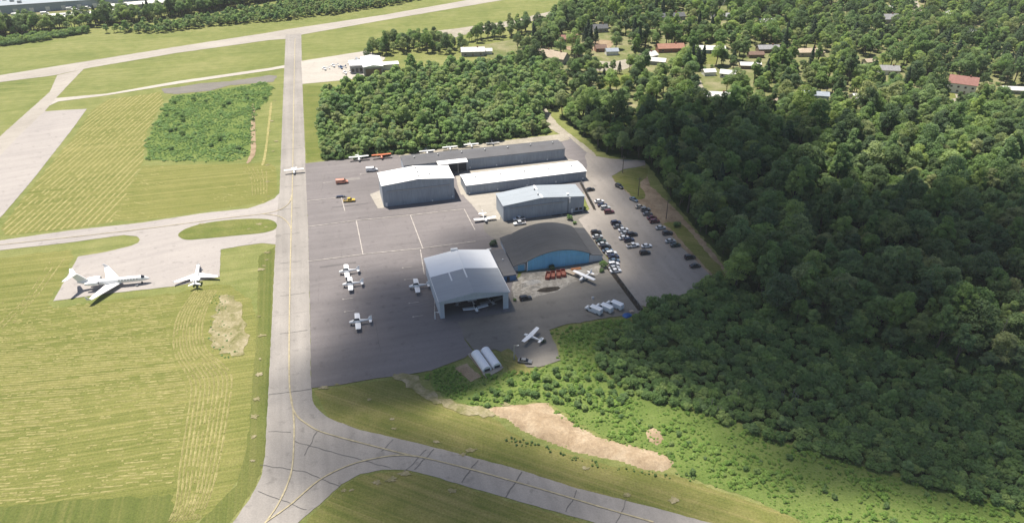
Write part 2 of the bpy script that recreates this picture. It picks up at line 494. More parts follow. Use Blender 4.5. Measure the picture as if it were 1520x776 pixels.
GREENBANK = [(-25.8, 185.4), (-19.1, 188.2), (-12.6, 179.5), (-3.2, 184.1), (8.6, 185.4), (15.4, 191.6), (16, 202.7), (28.2, 211.3), (41.4, 213.7), (31.7, 200.8), (26.8, 191.6), (30.7, 181.4), (41, 173.5), (57.7, 165.4), (77.5, 152.7), (96.4, 143.6), (112.8, 136.4), (135.1, 127), (144.1, 120.5), (86, 114.7), (73.6, 124.9), (62.4, 132.6), (44.9, 140.8), (43.8, 144.6), (42.6, 148.1), (31.2, 153.2), (24.9, 155.9), (19.5, 160.8), (15.1, 165.4), (11.1, 170.1), (4, 169.8), (-8, 166.9), (-14.1, 168.9), (-20.4, 171.9), (-25.1, 178.2)]
sheet('green_bank', GREENBANK, Z1 + 0.008, 'lush_grass', 1.0)
SHRUBBLOCK = [(-215.2, 459.2), (-199.1, 464.7), (-183.3, 475.9), (-164.5, 487.6), (-157.2, 475.9), (-152.2, 448.7), (-155, 429.9), (-144.8, 390.8), (-136.2, 359.9), (-145.1, 352.8), (-187.3, 354.6), (-197.3, 375.8), (-207, 412.4), (-212, 438.5)]
sheet('shrub_block_floor', SHRUBBLOCK, Z1 + 0.004, 'lush_grass', 0.8)
sheet('industrial_yard', [(-493.4, 662.3), (-415.7, 667.4), (-390.1, 722.4), (-371.1, 860.5), (-786.8, 860.5)], Z1, 'garden_ground', 1.0)

# pavements
RUNWAY = [(-422.6, 441), (-351.6, 502.9), (-308.1, 538.1), (-259, 577.7), (-200.2, 622.3), (-188.6, 633.1), (-115, 687.4), (-41.5, 753), (74.2, 860.5), (133.6, 860.5), (-6.9, 753), (-111.9, 666.6), (-172.2, 614.9), (-181.8, 601), (-193.2, 597.6), (-252, 559.6), (-299.3, 520.1), (-314.6, 501.9), (-342.2, 487), (-407.2, 421.6)]
runway = sheet('runway', RUNWAY, Z2, 'runway_asphalt', 0.5, 3)
TAXI = [(-184.9, 614.9), (-173.3, 619.4), (-139.1, 483.1), (-121.1, 412.4), (-103.7, 344.2), (-88.8, 286), (-79, 246.5), (-70.2, 210.5), (-63.1, 181.4), (-60.8, 172.6), (-59.3, 168.9), (-57.2, 166.3), (-54.6, 163.8), (-51.8, 162), (-43.5, 158.1), (-26.9, 152.9), (-16, 149.3), (0, 143.7), (17.1, 136.5), (37.9, 129.5), (50.2, 125.1), (84.9, 112), (67, 105.8), (20.9, 125.3), (9.2, 129.5), (-10.2, 136.5), (-20.4, 140.4), (-28.3, 142.9), (-34.8, 142.9), (-40.5, 141.4), (-44.9, 137.8), (-49.2, 131), (-53.2, 125.7), (-60, 112.9), (-76.4, 102.5), (-73.3, 114.7), (-69.5, 125.3), (-67.6, 132.8), (-66.7, 139.8), (-68.2, 149.4), (-72, 164.3), (-76.2, 181.4), (-87.8, 227.5), (-97.7, 266.9), (-101.8, 282.9), (-107.1, 305.9), (-109.4, 316.7), (-142.9, 448.7)]
taxiway = sheet('taxiway', TAXI, Z2 + 0.004, 'taxiway_asphalt', 0.22)
WEST = [(-257.6, 254.3), (-213.1, 269.7), (-188.2, 278.6), (-160.9, 285.5), (-137.3, 294.8), (-119, 299.2), (-113.2, 304.5), (-110, 309.4), (-108.9, 315.9), (-101, 282.2), (-96.9, 266.3), (-103.4, 267.4), (-110.8, 265.2), (-118.7, 262.1), (-112, 241.1), (-125.7, 234.6), (-149.8, 229.3), (-166.8, 224.4), (-173.9, 256.4), (-164.3, 260.2), (-156.4, 265.2), (-154.8, 267.7), (-155.1, 270.3), (-157.7, 273.2), (-163.6, 274.4), (-182.8, 268), (-208.2, 261.5), (-251.1, 245.5)]
west = sheet('west_taxiway', WEST, Z2, 'ramp_concrete', 0.22)
island = sheet('grass_island', curve([(-140.8, 274.4), (-139.6, 279.8), (-134.3, 284.4), (-123.8, 287.9), (-112.9, 289.2), (-105.5, 287.9), (-101.6, 283.5), (-101.8, 278.9), (-106.7, 275.8), (-117.6, 273.5), (-129.4, 270.9), (-136.2, 270.3)], True, 4), Z3, 'lawn', 0.2)
sheet('diagonal_taxiway', [(-312.3, 502.9), (-301.5, 517.3), (-292.9, 478.8), (-287.3, 453.9), (-280.9, 428.7), (-273, 386.8), (-266.8, 359.9), (-249.6, 273.8), (-269.7, 286), (-283.5, 388.2), (-290.7, 427.5), (-297.8, 466.1)], Z2 + 0.004, 'runway_asphalt', 0.25)
sheet('thin_taxiway', [(-287.3, 453.9), (-259.6, 462.6), (-224.6, 489.1), (-171.4, 520.1), (-161.9, 527.4), (-160.6, 520.6), (-169.7, 514), (-222.3, 483.1), (-258, 459.2), (-282.2, 447.4), (-283.6, 439.7)], Z2, 'white_concrete', 0.25)
sheet('northwest_ramp', [(-282.1, 428.7), (-272.4, 431.1), (-257.8, 433.6), (-248.4, 396.1), (-232.9, 328.8), (-225.1, 289.8), (-215.8, 232), (-244.5, 236.7), (-255.1, 286), (-272.2, 369.2), (-275.4, 390.8)], Z2, 'ramp_concrete', 0.25)
sheet('old_pavement', [(-228.5, 473), (-219.9, 475.9), (-206.3, 484.6), (-188.9, 489.1), (-166.6, 502.9), (-160.6, 501.3), (-160, 487.6), (-186, 480.2), (-195.4, 468.8), (-214.5, 461.9), (-222.4, 463.3)], Z2, 'worn_asphalt', 0.8)
sheet('terminal_apron', [(-153.4, 537.8), (-111, 565.3), (-93.4, 546.7), (-94.8, 517.3), (-102.8, 495.1), (-124.4, 487.6), (-139.1, 483.1)], Z2, 'white_concrete', 0.3)
sheet('perimeter_road', [(-69.1, 612.7), (-62.3, 628.5), (-47.6, 635.5), (0, 664.8), (36.5, 702.2), (83.9, 756.2), (145.4, 840.7), (153.1, 821.8), (88.2, 746.7), (37.5, 685.8), (2.9, 647.4), (-38.5, 614.9), (-49.7, 601.8), (-64, 593.4)], Z2, 'gravel', 0.5)
APRON = [(-105.4, 350.2), (-84.3, 356.4), (-59.4, 362.2), (-24.6, 360.9), (31.6, 386.8), (41.9, 357.2), (37.1, 334.4), (34.9, 316.7), (12.3, 305.9), (-5.9, 286), (4.2, 268), (2.1, 241.5), (-0.7, 217.9), (-18.1, 210.9), (-15.9, 200.8), (-12.9, 194.9), (-15.3, 191.3), (-25.7, 184.8), (-34, 182.4), (-42.2, 181.1), (-52.8, 177.9), (-61.8, 176.3), (-70.1, 210.5), (-79, 246.5), (-88.8, 286)]
apron = sheet('apron', APRON, Z3, 'apron_asphalt', 0.15)
sheet('back_strip', [(-59.4, 360.9), (-42.8, 367.3), (-21.8, 375.8), (0, 382.7), (29.3, 391.9), (31.8, 383.7), (23.7, 377.8), (-24.6, 360.9), (-55.3, 352.8)], Z4, 'gravel', 0.5)
sheet('hangar_slab', curve([(-22.8, 315.2), (-12.7, 317.4), (-3.8, 313), (-2.9, 287.3), (-7.3, 287.3), (-11.8, 288.5), (-18.4, 303.1)], True, 4), Z4, 'concrete', 0.3)
sheet('shed_slab', curve([(-11.1, 286), (-2.4, 288.5), (3.5, 286), (4.5, 275), (0.6, 270.3), (-5, 269.1), (-9.6, 273.8), (-12.1, 279.8)], True, 4), Z4, 'worn_asphalt', 0.3)
sheet('hangar_yard', [(-5.3, 291.1), (32.3, 300.4), (33.5, 293.7), (28.9, 288.5), (32, 276.8), (38.9, 251.6), (36.7, 246.5), (31.7, 248.5), (31.2, 273.8), (4.2, 265.2), (-4.2, 268)], Z4, 'worn_asphalt', 0.3)
sheet('west_hangar_slab', [(-66.4, 313.8), (-62.1, 318.2), (-56.8, 299.7), (-60.4, 299)], Z4, 'concrete', 0.2)
sheet('hangar_alley', [(-27.8, 334.4), (-23.5, 340.1), (27.9, 356.4), (34.5, 352.8), (37.1, 334.4), (35.3, 328.8), (30.9, 350.2), (-23.1, 332.8), (-21.1, 313), (-23.9, 313)], Z4, 'concrete', 0.3)
OLDAPRON = [(-18.8, 211.3), (-0.7, 217.9), (0, 232), (3.9, 244), (35.5, 252.7), (37.9, 245.5), (47.1, 220), (44.1, 215.8), (33.1, 213.7), (25.4, 211.3), (18.7, 209.7), (12.7, 206.5), (14.4, 198.1), (15.7, 189.9), (8.6, 186.4), (3.2, 186.4), (-0.7, 192.3), (-5.6, 195.6), (-9.3, 194.9), (-12.4, 194.9), (-15.9, 201.5)]
oldapron = sheet('old_apron', OLDAPRON, Z4, 'worn_asphalt', 0.4)
sheet('yard_dirt', curve([(0.5, 237.7), (7.8, 244), (19.6, 245.5), (33.1, 249.6), (35.8, 245.5), (31, 241.5), (22.9, 236.7), (17.5, 231.1), (9.9, 227.5), (2.9, 223.9), (0.5, 227.5)], True, 4), Z4 + 0.006, 'rubble', 0.8)
CARPARK = [(35.8, 334.4), (38.2, 347.6), (37.9, 359.9), (39.8, 365.4), (43.5, 359.9), (50.5, 356.4), (68.2, 353.7), (67.6, 347.6), (55.7, 342.6), (49, 334.4), (49.6, 328.8), (56.2, 309.4), (63, 291.4), (68.5, 267.4), (76, 242.8), (70.5, 233), (48.6, 220.4), (45, 222.2), (37.6, 247.5), (38.6, 254.3), (31.4, 278.2), (27.8, 289.8), (31.1, 293.1), (34.8, 298.4), (33.3, 313)]
carpark = sheet('car_park', CARPARK, Z3, 'car_park_asphalt', 0.3)
sheet('dirt_margin', [(49, 331.2), (55.4, 340.1), (67.3, 345.9), (65.9, 324.2), (73.4, 299), (80.1, 268), (83.7, 245.5), (77.1, 239.6), (76, 242.8), (68.5, 267.4), (63.1, 291.8), (56.1, 309.4)], Z2, 'dirt', 0.8)
sheet('margin_grass', curve([(49.3, 331.2), (55.6, 339.3), (66.9, 345.1), (66.5, 334.4), (61.7, 326.5), (62, 311.6), (57.2, 308.7), (54.1, 318.2)], True, 4), Z2 + 0.01, 'rough_grass', 0.8)
sheet('margin_lower_grass', curve([(65.7, 284.7), (68.7, 277.4), (73.2, 258), (77, 243.5), (79.2, 242), (82.1, 244.5), (78.9, 259.1), (75, 279.8), (71.2, 286)], True, 4), Z2 + 0.01, 'rough_grass', 0.8)
sheet('gravel_track', curve([(16.4, 436), (19.8, 438.5), (27.1, 405.7), (41.5, 369.2), (43.4, 358.1), (37.9, 359.9), (31.5, 384.7), (21.1, 401.4)], True, 4), Z2, 'gravel', 0.7)
sheet('service_track', curve([(-37, 182.8), (-31.4, 182.8), (-26.1, 176), (-16.6, 169.2), (-7.6, 167.7), (-5, 165.4), (-8.3, 163.1), (-17.6, 166.3), (-27.5, 173.2), (-33.4, 178.2)], True, 4), Z3 + 0.004, 'bare_field', 1.6)
sheet('tent_dirt', [(-18.3, 186.1), (-14.7, 188.2), (-9.7, 181.8), (-12.8, 179.2)], Z2, 'dirt', 0.5)
sheet('tent_pad', [(-14.6, 193.1), (-8.5, 196.7), (-2.6, 186.1), (-8, 180.8)], Z4 + 0.01, 'concrete', 0.4)
sheet('side_grass', curve([(-4, 193.8), (-0.4, 195.6), (3.2, 188.2), (6.4, 184.1), (0.4, 182.8), (-2.2, 188.2)], True, 4), Z4 + 0.02, 'rough_grass', 0.6)
sheet('tyre_track', curve([(-159.2, 438.5), (-156.8, 436), (-142.9, 390.8), (-135.3, 366.4), (-134, 352.8), (-135.6, 351.1), (-138.1, 366.4), (-147.1, 396.1)], True, 4), Z2, 'dirt', 0.4)
sheet('mown_path', curve([(-149.1, 442.3), (-147.5, 441), (-138, 401.4), (-128.1, 359.9), (-126.2, 348.5), (-127.5, 349.4), (-130.2, 363.6), (-139.2, 401.4)], True, 4), Z2, 'straw', 0.3)
sheet('bare_field_patch', curve([(-107.2, 227), (-104.4, 228.8), (-100.1, 224.8), (-95.6, 216.6), (-91.4, 207.7), (-88.7, 198.9), (-88.9, 192.3), (-92.5, 192.7), (-98.2, 196.3), (-102.4, 203.4), (-104.2, 211.3), (-105.4, 218.7)], True, 4), Z2, 'bare_field', 2.4)
for nm, mt, pts in (('lane', 'gravel', [(413, 821.8), (421.5, 821.8), (359.4, 657.3), (347.7, 652.3)]), ('cul_de_sac', 'gravel', curve([(55, 539.5), (70.8, 536), (86.5, 543.1), (88.4, 532.5), (78, 515.7), (61.1, 512.4), (52.9, 525.7)], True, 4)),
                    ('farm_yard', 'dirt', curve([(40.6, 577.1), (55.5, 581.1), (69.8, 597.6), (79, 593.4), (75.1, 573.1), (61.4, 565.3), (46, 565.3)], True, 4)),
                    ('house_drive', 'gravel', curve([(275.7, 461.9), (285, 459.2), (284.1, 448.7), (272.2, 438.5), (272.4, 448.7)], True, 4)),
                    ('back_lawn', 'lawn', [(58.9, 499.7), (84.2, 509.2), (79.4, 481.7), (58, 473)]), ('front_lawn', 'lawn', [(284.5, 490.6), (295.8, 496.6), (280.1, 453.9), (266.5, 448.7)]),
                    ('side_lawn', 'lawn', [(306.9, 470.2), (325.1, 473), (316.8, 451.3), (298.4, 448.7)]), ('orchard_lawn', 'lawn', [(136.3, 561.5), (157.7, 561.5), (145.9, 529.1), (132.4, 529.1)]),
                    ('lane_drive', 'gravel', [(122.3, 490.6), (126.9, 490.6), (125, 470.2), (120.9, 467.4)]), ('pale_lawn', 'lawn', [(261.4, 546.7), (280.9, 550.3), (271.6, 529.1), (254.7, 525.7)])):
    sheet(nm, pts, Z2 + 0.012, mt, 0.5)

# sand bank: a low mound with an uneven crest
def mound(name, outline, h, mat, res=1.6, rough_h=0.35, z0=0.03):
    pts = [Vector(p) for p in outline]
    xs, ys = [p.x for p in pts], [p.y for p in pts]
    segs = list(zip(pts, pts[1:] + pts[:1]))
    def inside(x, y):
        c = False
        for a, b in segs:
            if (a.y > y) != (b.y > y) and x < (b.x - a.x) * (y - a.y) / (b.y - a.y) + a.x:
                c = not c
        return c
    def dist(x, y):
        q = Vector((x, y))
        best = 1e9
        for a, b in segs:
            ab = b - a
            t = max(0, min(1, (q - a).dot(ab) / max(ab.length_squared, 1e-9)))
            best = min(best, (q - a - ab * t).length)
        return best
    idx, vs, fs = {}, [], []
    nx, ny = int((max(xs) - min(xs)) / res) + 3, int((max(ys) - min(ys)) / res) + 3
    for i in range(nx):
        for j in range(ny):
            x, y = min(xs) - res + i * res, min(ys) - res + j * res
            x += 0.5 * res * mnoise.noise((x, y, 1)); y += 0.5 * res * mnoise.noise((x, y, 5))
            ins = inside(x, y)
            d = dist(x, y)
            if not ins and d > res * 1.3:
                continue
            z = -0.05 if not ins else z0 + h * (1 - math.exp(-d / 2.2)) + rough_h * max(0, min(1, d / 2)) * mnoise.noise((x * 0.5, y * 0.5, 2)) + 0.15 * mnoise.noise((x * 1.6, y * 1.6, 4)) * min(1, d)
            idx[i, j] = len(vs)
            vs.append((x, y, z))
    for i in range(nx - 1):
        for j in range(ny - 1):
            k = [(i, j), (i + 1, j), (i + 1, j + 1), (i, j + 1)]
            if all(q in idx for q in k):
                fs.append(tuple(idx[q] for q in k))
    me = bpy.data.meshes.new(name)
    me.from_pydata(vs, [], fs)
    me.polygons.foreach_set('use_smooth', [True] * len(fs))
    me.update()
    o = put(name, me, mat)
    o['kind'] = 'structure'
    return o

mound('sand_bank', [(-8.4, 166.9), (-3, 168), (4.8, 168.9), (10.5, 169.5), (12, 166.6), (14.7, 164.2), (18.8, 159.4), (24.8, 154.8), (30.8, 152.5), (39.5, 149.4), (43.9, 147.1), (43.8, 144.6), (40.8, 142.7), (36.3, 142.9), (30, 146.1), (18.1, 149.6), (6.7, 155.6), (1.6, 159.2), (-0.8, 162.5), (-5, 164.5)], 1.1, 'sand', 0.75)
mound('sand_scar', [(37.8, 157.5), (40.4, 159.2), (42.8, 157.5), (42.9, 153.5), (40.5, 151.7), (38.3, 153.5)], 0.4, 'sand', 0.6)

# markings, each a piece of the pavement it is painted on
nline = [0]
def yl(pts, par=taxiway, w=0.42):
    nline[0] += 1
    return strip('centre_line', pts, w, ZM + .003 * nline[0], 'yellow_paint', par, jitter=0.4)
yl(curve([(-173.9, 601.8), (-136.2, 448.7), (-110.2, 344.2), (-96, 286), (-83.9, 236.7), (-75.4, 202.7), (-69, 178.2), (-66.3, 170.4), (-64.3, 164.5), (-62.3, 157.5), (-59.5, 144.6), (-59.1, 137.5), (-59.8, 130.8), (-61.2, 125.5), (-62.2, 120.5)], False, 6))
yl(curve([(-69, 178.2), (-65.9, 168.9), (-63, 163.7), (-59.2, 160.3), (-55.1, 157.5), (-47.6, 154.6), (-39, 151.7), (-29.7, 148.6), (-22.9, 146.8), (-10.9, 142.9), (0, 138.9), (11, 134.8), (23.9, 129.7), (35.2, 125.5)], False, 6), w=0.4)
yl(curve([(-61.5, 125.3), (-56.7, 130.8), (-50.9, 139.3), (-43.8, 144.6), (-36.9, 147.1), (-31.1, 148.1), (-25.9, 147.6), (-22.1, 146.6)], False, 6), w=0.4)
yl(curve([(-102.8, 313), (-101.8, 304.5), (-104.3, 297.7), (-110.7, 293.7), (-127.1, 289.2), (-160.9, 278.6), (-210.8, 265.7)], False, 5), west, 0.35)
yl(curve([(-93.7, 277.4), (-97, 284.7), (-102.5, 291.1), (-110.7, 293.7)], False, 5), west, 0.35)
def wl(pts, par=apron, w=0.35):
    nline[0] += 1
    return strip('painted_line', pts, w, ZM + .003 * nline[0], 'white_paint', par, jitter=0.6)
for pts in ([(-87.8, 281.6), (-68, 287.3)], [(-68, 287.3), (-45, 292.4)], [(-45, 292.4), (-21.5, 298.4)], [(-68, 287.3), (-60, 258)], [(-45, 292.4), (-36.3, 262.4)], [(-21.5, 298.4), (-15.8, 278.6)],
            [(-80.8, 252.2), (-59.7, 258)], [(-59.7, 258), (-36.3, 262.9)], [(-36.3, 262.9), (-15.1, 268.6)], [(-94.3, 306.6), (-79.3, 310.1)], [(-79, 310.1), (-74.7, 296.4)], [(-37.3, 261.8), (-33.7, 242.5)]):
    wl(pts)
wl([(-28.4, 227.5), (-27.2, 213.7)], w=0.25)
for q in ((-60, 225.7), (-57.8, 217.7), (-41.1, 247.8), (-39.2, 239.1), (-35.6, 223.1), (-33.2, 214.6), (-89.1, 326.9), (-73.2, 336.8)):
    p = Vector(q)
    d = Vector((math.cos(R(14)), math.sin(R(14))))
    mk = MB()
    a, b = p - d * 1.6, p + d * 1.9
    n = Vector((-d.y, d.x))
    mk.add([(*(a - n * .12), ZM), (*(b - n * .12), ZM), (*(b + n * .12), ZM), (*(a + n * .12), ZM)], [(0, 1, 2, 3)])
    mk.add([(*(a - d * .3 - n * .35), ZM + .004), (*(a + d * .3 - n * .35), ZM + .004), (*(a + d * .3 + n * .35), ZM + .004), (*(a - d * .3 + n * .35), ZM + .004)], [(0, 1, 2, 3)])
    put('tie_down_mark', mk.mesh('tie_down_mark'), 'white_paint', apron)
for a, b, w in (((-9.4, 146.3), (-13.3, 138.4), .45), ((2.7, 142.2), (-1.6, 133.4), .45), ((-21.5, 150.4), (-26.3, 142.9), .35), ((-33.5, 154.3), (-36.2, 149.6), .25), ((-23.9, 150.1), (-28.9, 142.2), .25),
                ((-73.8, 173.2), (-61.7, 175.7), .3), ((-69.8, 157.5), (-63.1, 157), .25), ((-68.3, 144.6), (-55.7, 142.2), .25), ((-55.7, 142.2), (-45.1, 137), .3), ((-66.3, 135.2), (-59.2, 132.6), .25), ((-59.2, 132.6), (-52.1, 129.5), .25),
                ((-55.9, 157.5), (-57.1, 148.1), .25), ((-61.4, 153.5), (-32.7, 143.4), .25), ((16.9, 135.7), (13.6, 128.7), .3), ((29.4, 132.6), (25.4, 124.5), .25), ((-84.5, 214.6), (-72, 217.9), .12), ((-91.8, 246.5), (-79.4, 248.5), .12)):
    nline[0] += 1
    strip('crack_seal', [a, b], w * .5, ZM - 0.05 + .0008 * nline[0], 'tar', taxiway, 0.8, 0.5, 0.45)

# repairs and sealed cracks in the apron
UX, UY = Vector((math.cos(R(15.3)), math.sin(R(15.3)))), Vector((-math.sin(R(15.3)), math.cos(R(15.3))))
def apron_point(u, v):
    q = Vector((-62.3, 178.2)) + UX * u + UY * v
    return (q.x, q.y)
for u, v, w_, h_, mt in ((6, 70, 14, 1.2, 'patch_asphalt'), (14, 122, 16, 1.0, 'patch_asphalt'), (20, 150, 9, 3, 'pale_patch')):
    pm_ = poly_mesh('asphalt_patch', [apron_point(u, v), apron_point(u + w_, v), apron_point(u + w_, v + h_), apron_point(u, v + h_)], Z3 + .035)
    put('asphalt_patch', pm_, mt, apron)
for k in range(22):
    u, v = random.uniform(2, 42), random.uniform(6, 160)
    a = random.choice((0, math.pi / 2)) + random.uniform(-.15, .15)
    L = random.uniform(8, 26)
    pts_ = [apron_point(u + L * t_ * math.cos(a) + .4 * mnoise.noise((k, t_ * 6, 1)), v + L * t_ * math.sin(a) + .8 * mnoise.noise((k, t_ * 5, 4))) for t_ in np.linspace(0, 1, 14)]
    put('crack_seal', strip_mesh('crack_seal', pts_, random.uniform(.08, .18), Z3 + .042 + .0004 * k, .8), 'patch_asphalt', apron)
for k in range(16):
    t_ = k / 16
    q = Vector((-163.3, 557.8)).lerp(Vector((-69.8, 181.4)), t_)
    strip('crack_seal', [tuple(q - UX * random.uniform(3, 5.8)), tuple(q + UX * random.uniform(3, 5.8))], random.uniform(.08, .16), ZM - .045 + .0007 * k, 'tar', taxiway, 0.8, 0.6, 0.5)

# ---------------------------------------------------------------- scatter tools
def in_poly(px, py, poly):
    c = np.zeros(len(px), bool)
    n = len(poly)
    for i in range(n):
        (x0, y0), (x1, y1) = poly[i], poly[(i + 1) % n]
        if y0 == y1:
            continue
        hit = ((y0 > py) != (y1 > py)) & (px < (x1 - x0) * (py - y0) / (y1 - y0) + x0)
        c ^= hit
    return c

def scatter(poly, spacing, jit=0.8, keep=1.0, avoid=()):
    xs, ys = [p[0] for p in poly], [p[1] for p in poly]
    gx, gy = np.meshgrid(np.arange(min(xs), max(xs), spacing), np.arange(min(ys), max(ys), spacing * 0.87))
    gx = gx + (np.arange(gx.shape[0]) % 2)[:, None] * spacing / 2
    px = gx.ravel() + rng.uniform(-jit / 2, jit / 2, gx.size) * spacing
    py = gy.ravel() + rng.uniform(-jit / 2, jit / 2, gx.size) * spacing
    ok = in_poly(px, py, poly) & (rng.random(px.size) < keep)
    for a in avoid:
        if len(a) == 3 and not hasattr(a[0], '__len__'):
            ok &= (px - a[0]) ** 2 + (py - a[1]) ** 2 > a[2] ** 2
        else:
            ok &= ~in_poly(px, py, a)
    return np.stack([px[ok], py[ok]], 1)

def in_view(p, margin=1.12):
    """roughly inside the picture"""
    c, s = math.cos(R(30.695)), math.sin(R(30.695))
    d = p[:, 1] * c + 150 * s
    up = p[:, 1] * s - 150 * c
    return (np.abs(p[:, 0] / d) < 0.691 * margin) & (np.abs(up / d) < 0.353 * margin)

# hay left in rows by the mower
def windrows(name, poly, ang, spacing, width, keep, label, avoid=(), wave=0.25, h=0.10, seg=0.55):
    P = np.array(poly)
    ca, sa = math.cos(R(ang)), math.sin(R(ang))
    u = P @ np.array([ca, sa]); v = P @ np.array([-sa, ca])
    vs, fs = [], []
    for r in np.arange(v.min(), v.max(), spacing):
        r += random.uniform(-.2, .2) * spacing
        us = np.arange(u.min(), u.max(), seg)
        off = np.array([r + wave * mnoise.noise((t * .05, r * .3, 1)) * 3 + wave * mnoise.noise((t * .6, r, 2)) for t in us])
        X, Y = us * ca - off * sa, us * sa + off * ca
        ok = in_poly(X, Y, poly)
        for a in avoid:
            ok &= ~in_poly(X, Y, a)
        for k in range(len(us) - 1):
            if not (ok[k] and ok[k + 1]):
                continue
            dens = keep + 0.6 * mnoise.noise((X[k] * .03, Y[k] * .03, 5)) + 0.35 * mnoise.noise((X[k] * .25, Y[k] * .25, 6))
            if mnoise.noise((us[k] * .30, r * 1.7, 12)) * .8 + .35 * mnoise.noise((us[k] * 1.1, r * 2.3, 2)) + .5 > dens:
                continue
            w0, w1 = (width * (1.0 + .6 * mnoise.noise((us[q] * .9, r, 3))) for q in (k, k + 1))
            n = len(vs)
            for q, w in ((k, w0), (k + 1, w1)):
                for e, z in ((-w / 2, Z1 + .012), (0, Z1 + h * (.5 + random.random())), (w / 2, Z1 + .012)):
                    vs.append((X[q] - sa * e, Y[q] + ca * e, z))
            fs += [(n, n + 3, n + 4, n + 1), (n + 1, n + 4, n + 5, n + 2)]
    me = bpy.data.meshes.new(name)
    me.from_pydata(vs, [], fs)
    me.update()
    return tag(put(name, me, 'straw'), label, 'hay', kind='stuff')

def swaths(name, lines, width, keep, label, z=Z1, h=0.14):
    vs, fs = [], []
    for pts in lines:
        pts = curve(pts, False, 60)
        for k in range(len(pts) - 1):
            if mnoise.noise((pts[k][0] * .33, pts[k][1] * .33, 8)) + .5 * mnoise.noise((pts[k][0] * 1.3, pts[k][1] * 1.3, 4)) > keep:
                continue
            a, b = Vector(pts[k]), Vector(pts[k + 1])
            d = (b - a).normalized()
            nr = Vector((-d.y, d.x))
            n = len(vs)
            for q in (a, b):
                w = width * (1.0 + .7 * mnoise.noise((q.x * .8, q.y * .8, 3)))
                for e, zz in ((-w / 2, z + .014), (0, z + h * (.5 + random.random())), (w / 2, z + .014)):
                    vs.append((q.x + nr.x * e, q.y + nr.y * e, zz))
            fs += [(n, n + 3, n + 4, n + 1), (n + 1, n + 4, n + 5, n + 2)]
    me = bpy.data.meshes.new(name)
    me.from_pydata(vs, [], fs)
    me.update()
    return tag(put(name, me, 'straw'), label, 'hay', kind='stuff')

TURN = [(-123.2, 227.5), (-116.3, 234.4), (-110, 234.4), (-104.9, 214.6), (-102.2, 202.7), (-97.1, 194.5), (-90.8, 190.9), (-84.7, 168.9), (-80.3, 147.1), (-77.7, 131.9), (-82.1, 124.5), (-88.9, 137.5), (-94.1, 157.5), (-98.5, 175), (-107.9, 188.2), (-115.4, 202.7)]
windrows('hay_rows', [(-200.7, 202.7), (-202.9, 227.5), (-170.3, 222.2), (-146.4, 223.1), (-123.6, 228.4), (-115.8, 202.7), (-108.3, 188.2), (-98.9, 175), (-94.5, 157.5), (-89.1, 138), (-109.9, 134.1), (-130.9, 131.2), (-153.4, 126.6)], 6.2, 1.2, 0.45, 0.62,
         'straight rows of cut hay on the big mown field in the lower left', wave=0.15)
windrows('hay_rows', FIELD_NW, 91.7, 2.7, 0.85, 0.85, 'long pale rows of cut hay beside the upper left concrete ramp', wave=0.1)
windrows('hay_rows', FIELD_MID, -23.1, 2.3, 0.5, 0.12, 'faint slanting hay rows on the dry field below the shrub block', wave=0.5)
def between(a, b, n):
    return [[tuple(Vector(p).lerp(Vector(q), t)) for p, q in zip(a, b)] for t in np.linspace(0, 1, n)]
swaths('hay_swaths', between([(-118, 232), (-118, 216.6), (-115.2, 204.6), (-110.4, 193.4), (-103.5, 184.1), (-98.8, 176.6), (-94.5, 161.7), (-89.9, 144.6), (-86, 131.9), (-85.5, 125.5)], [(-109.9, 232), (-109.2, 218.7), (-106.3, 206.5), (-101.1, 195.9), (-93.2, 188.2), (-88, 181.4), (-84.1, 166), (-80.1, 147.1), (-78.2, 134.1), (-78.2, 126.6)], 10), 0.55, 0.42,
       'curved swaths of cut hay bending round the bare patch')
swaths('hay_swaths', between([(-178.7, 254.8), (-175.2, 232), (-174.4, 220.9), (-173.3, 210.5)], [(-183, 252.7), (-178.2, 227.5), (-178, 214.6), (-177.9, 202.7)], 3), 0.5, 0.15, 'short swaths of cut hay left of the big jet')
swaths('hay_swaths', between([(-136.6, 347.6), (-128.4, 334.4), (-121, 313)], [(-123.6, 344.2), (-118.7, 328.1), (-114.4, 313)], 6), 0.45, 0.2, 'short hay swaths beside the taxiway bend')

# worn pale spots in the verges
pb = MB()
for i, (x, y) in enumerate([(-76.9, 171.3), (-75.5, 163.7), (-73.2, 155.4), (-70.8, 146.1), (-89, 214.6), (-85, 203.4), (-81.8, 190.6), (-79.9, 182.8), (-97.3, 249.1), (-97.5, 253.7), (-98.9, 259.6), (-97.6, 246.5), (-113.4, 311.6), (-124.2, 348.5), (-118.4, 328.1), (-126.4, 366.4), (-136.5, 396.1), (-139.6, 412.4), (-148, 448.7), (-128.5, 380.7), (-58.1, 176.6), (-54.2, 177.9), (-43.1, 171), (-35, 162.5), (-21.2, 153.2), (-13.4, 148.6), (-33.9, 158.6), (-28.8, 141.5), (-32.1, 139.3), (-35.6, 138.4), (-43.9, 135.7), (-15.5, 135.7), (-41.9, 135.9), (-134.2, 284.1), (-109.4, 284.1), (-105.8, 281.6), (-112.5, 279.8), (-11.2, 150.1), (-2, 168.9), (29.6, 134.1), (41.6, 132.6), (20, 143.4)]):
    r = random.uniform(0.35, 0.95)
    n = 26
    wob = lambda t: 1 + .9 * mnoise.noise((math.cos(t) * 1.8, math.sin(t) * 1.8, i * 3.1)) + .5 * mnoise.noise((math.cos(t) * 5, math.sin(t) * 5, i * 1.7))
    ring = [(x + 1.5 * r * math.cos(t) * wob(t), y + r * math.sin(t) * wob(t), Z3 + 0.05) for t in np.linspace(0, 2 * math.pi, n, endpoint=False)]
    pb.add(ring, [tuple(range(n))])
tag(put('bare_spots', pb.mesh('bare_spots'), 'bare_field'), 'scattered pale bare spots in the grass verges', 'bare ground', kind='stuff')

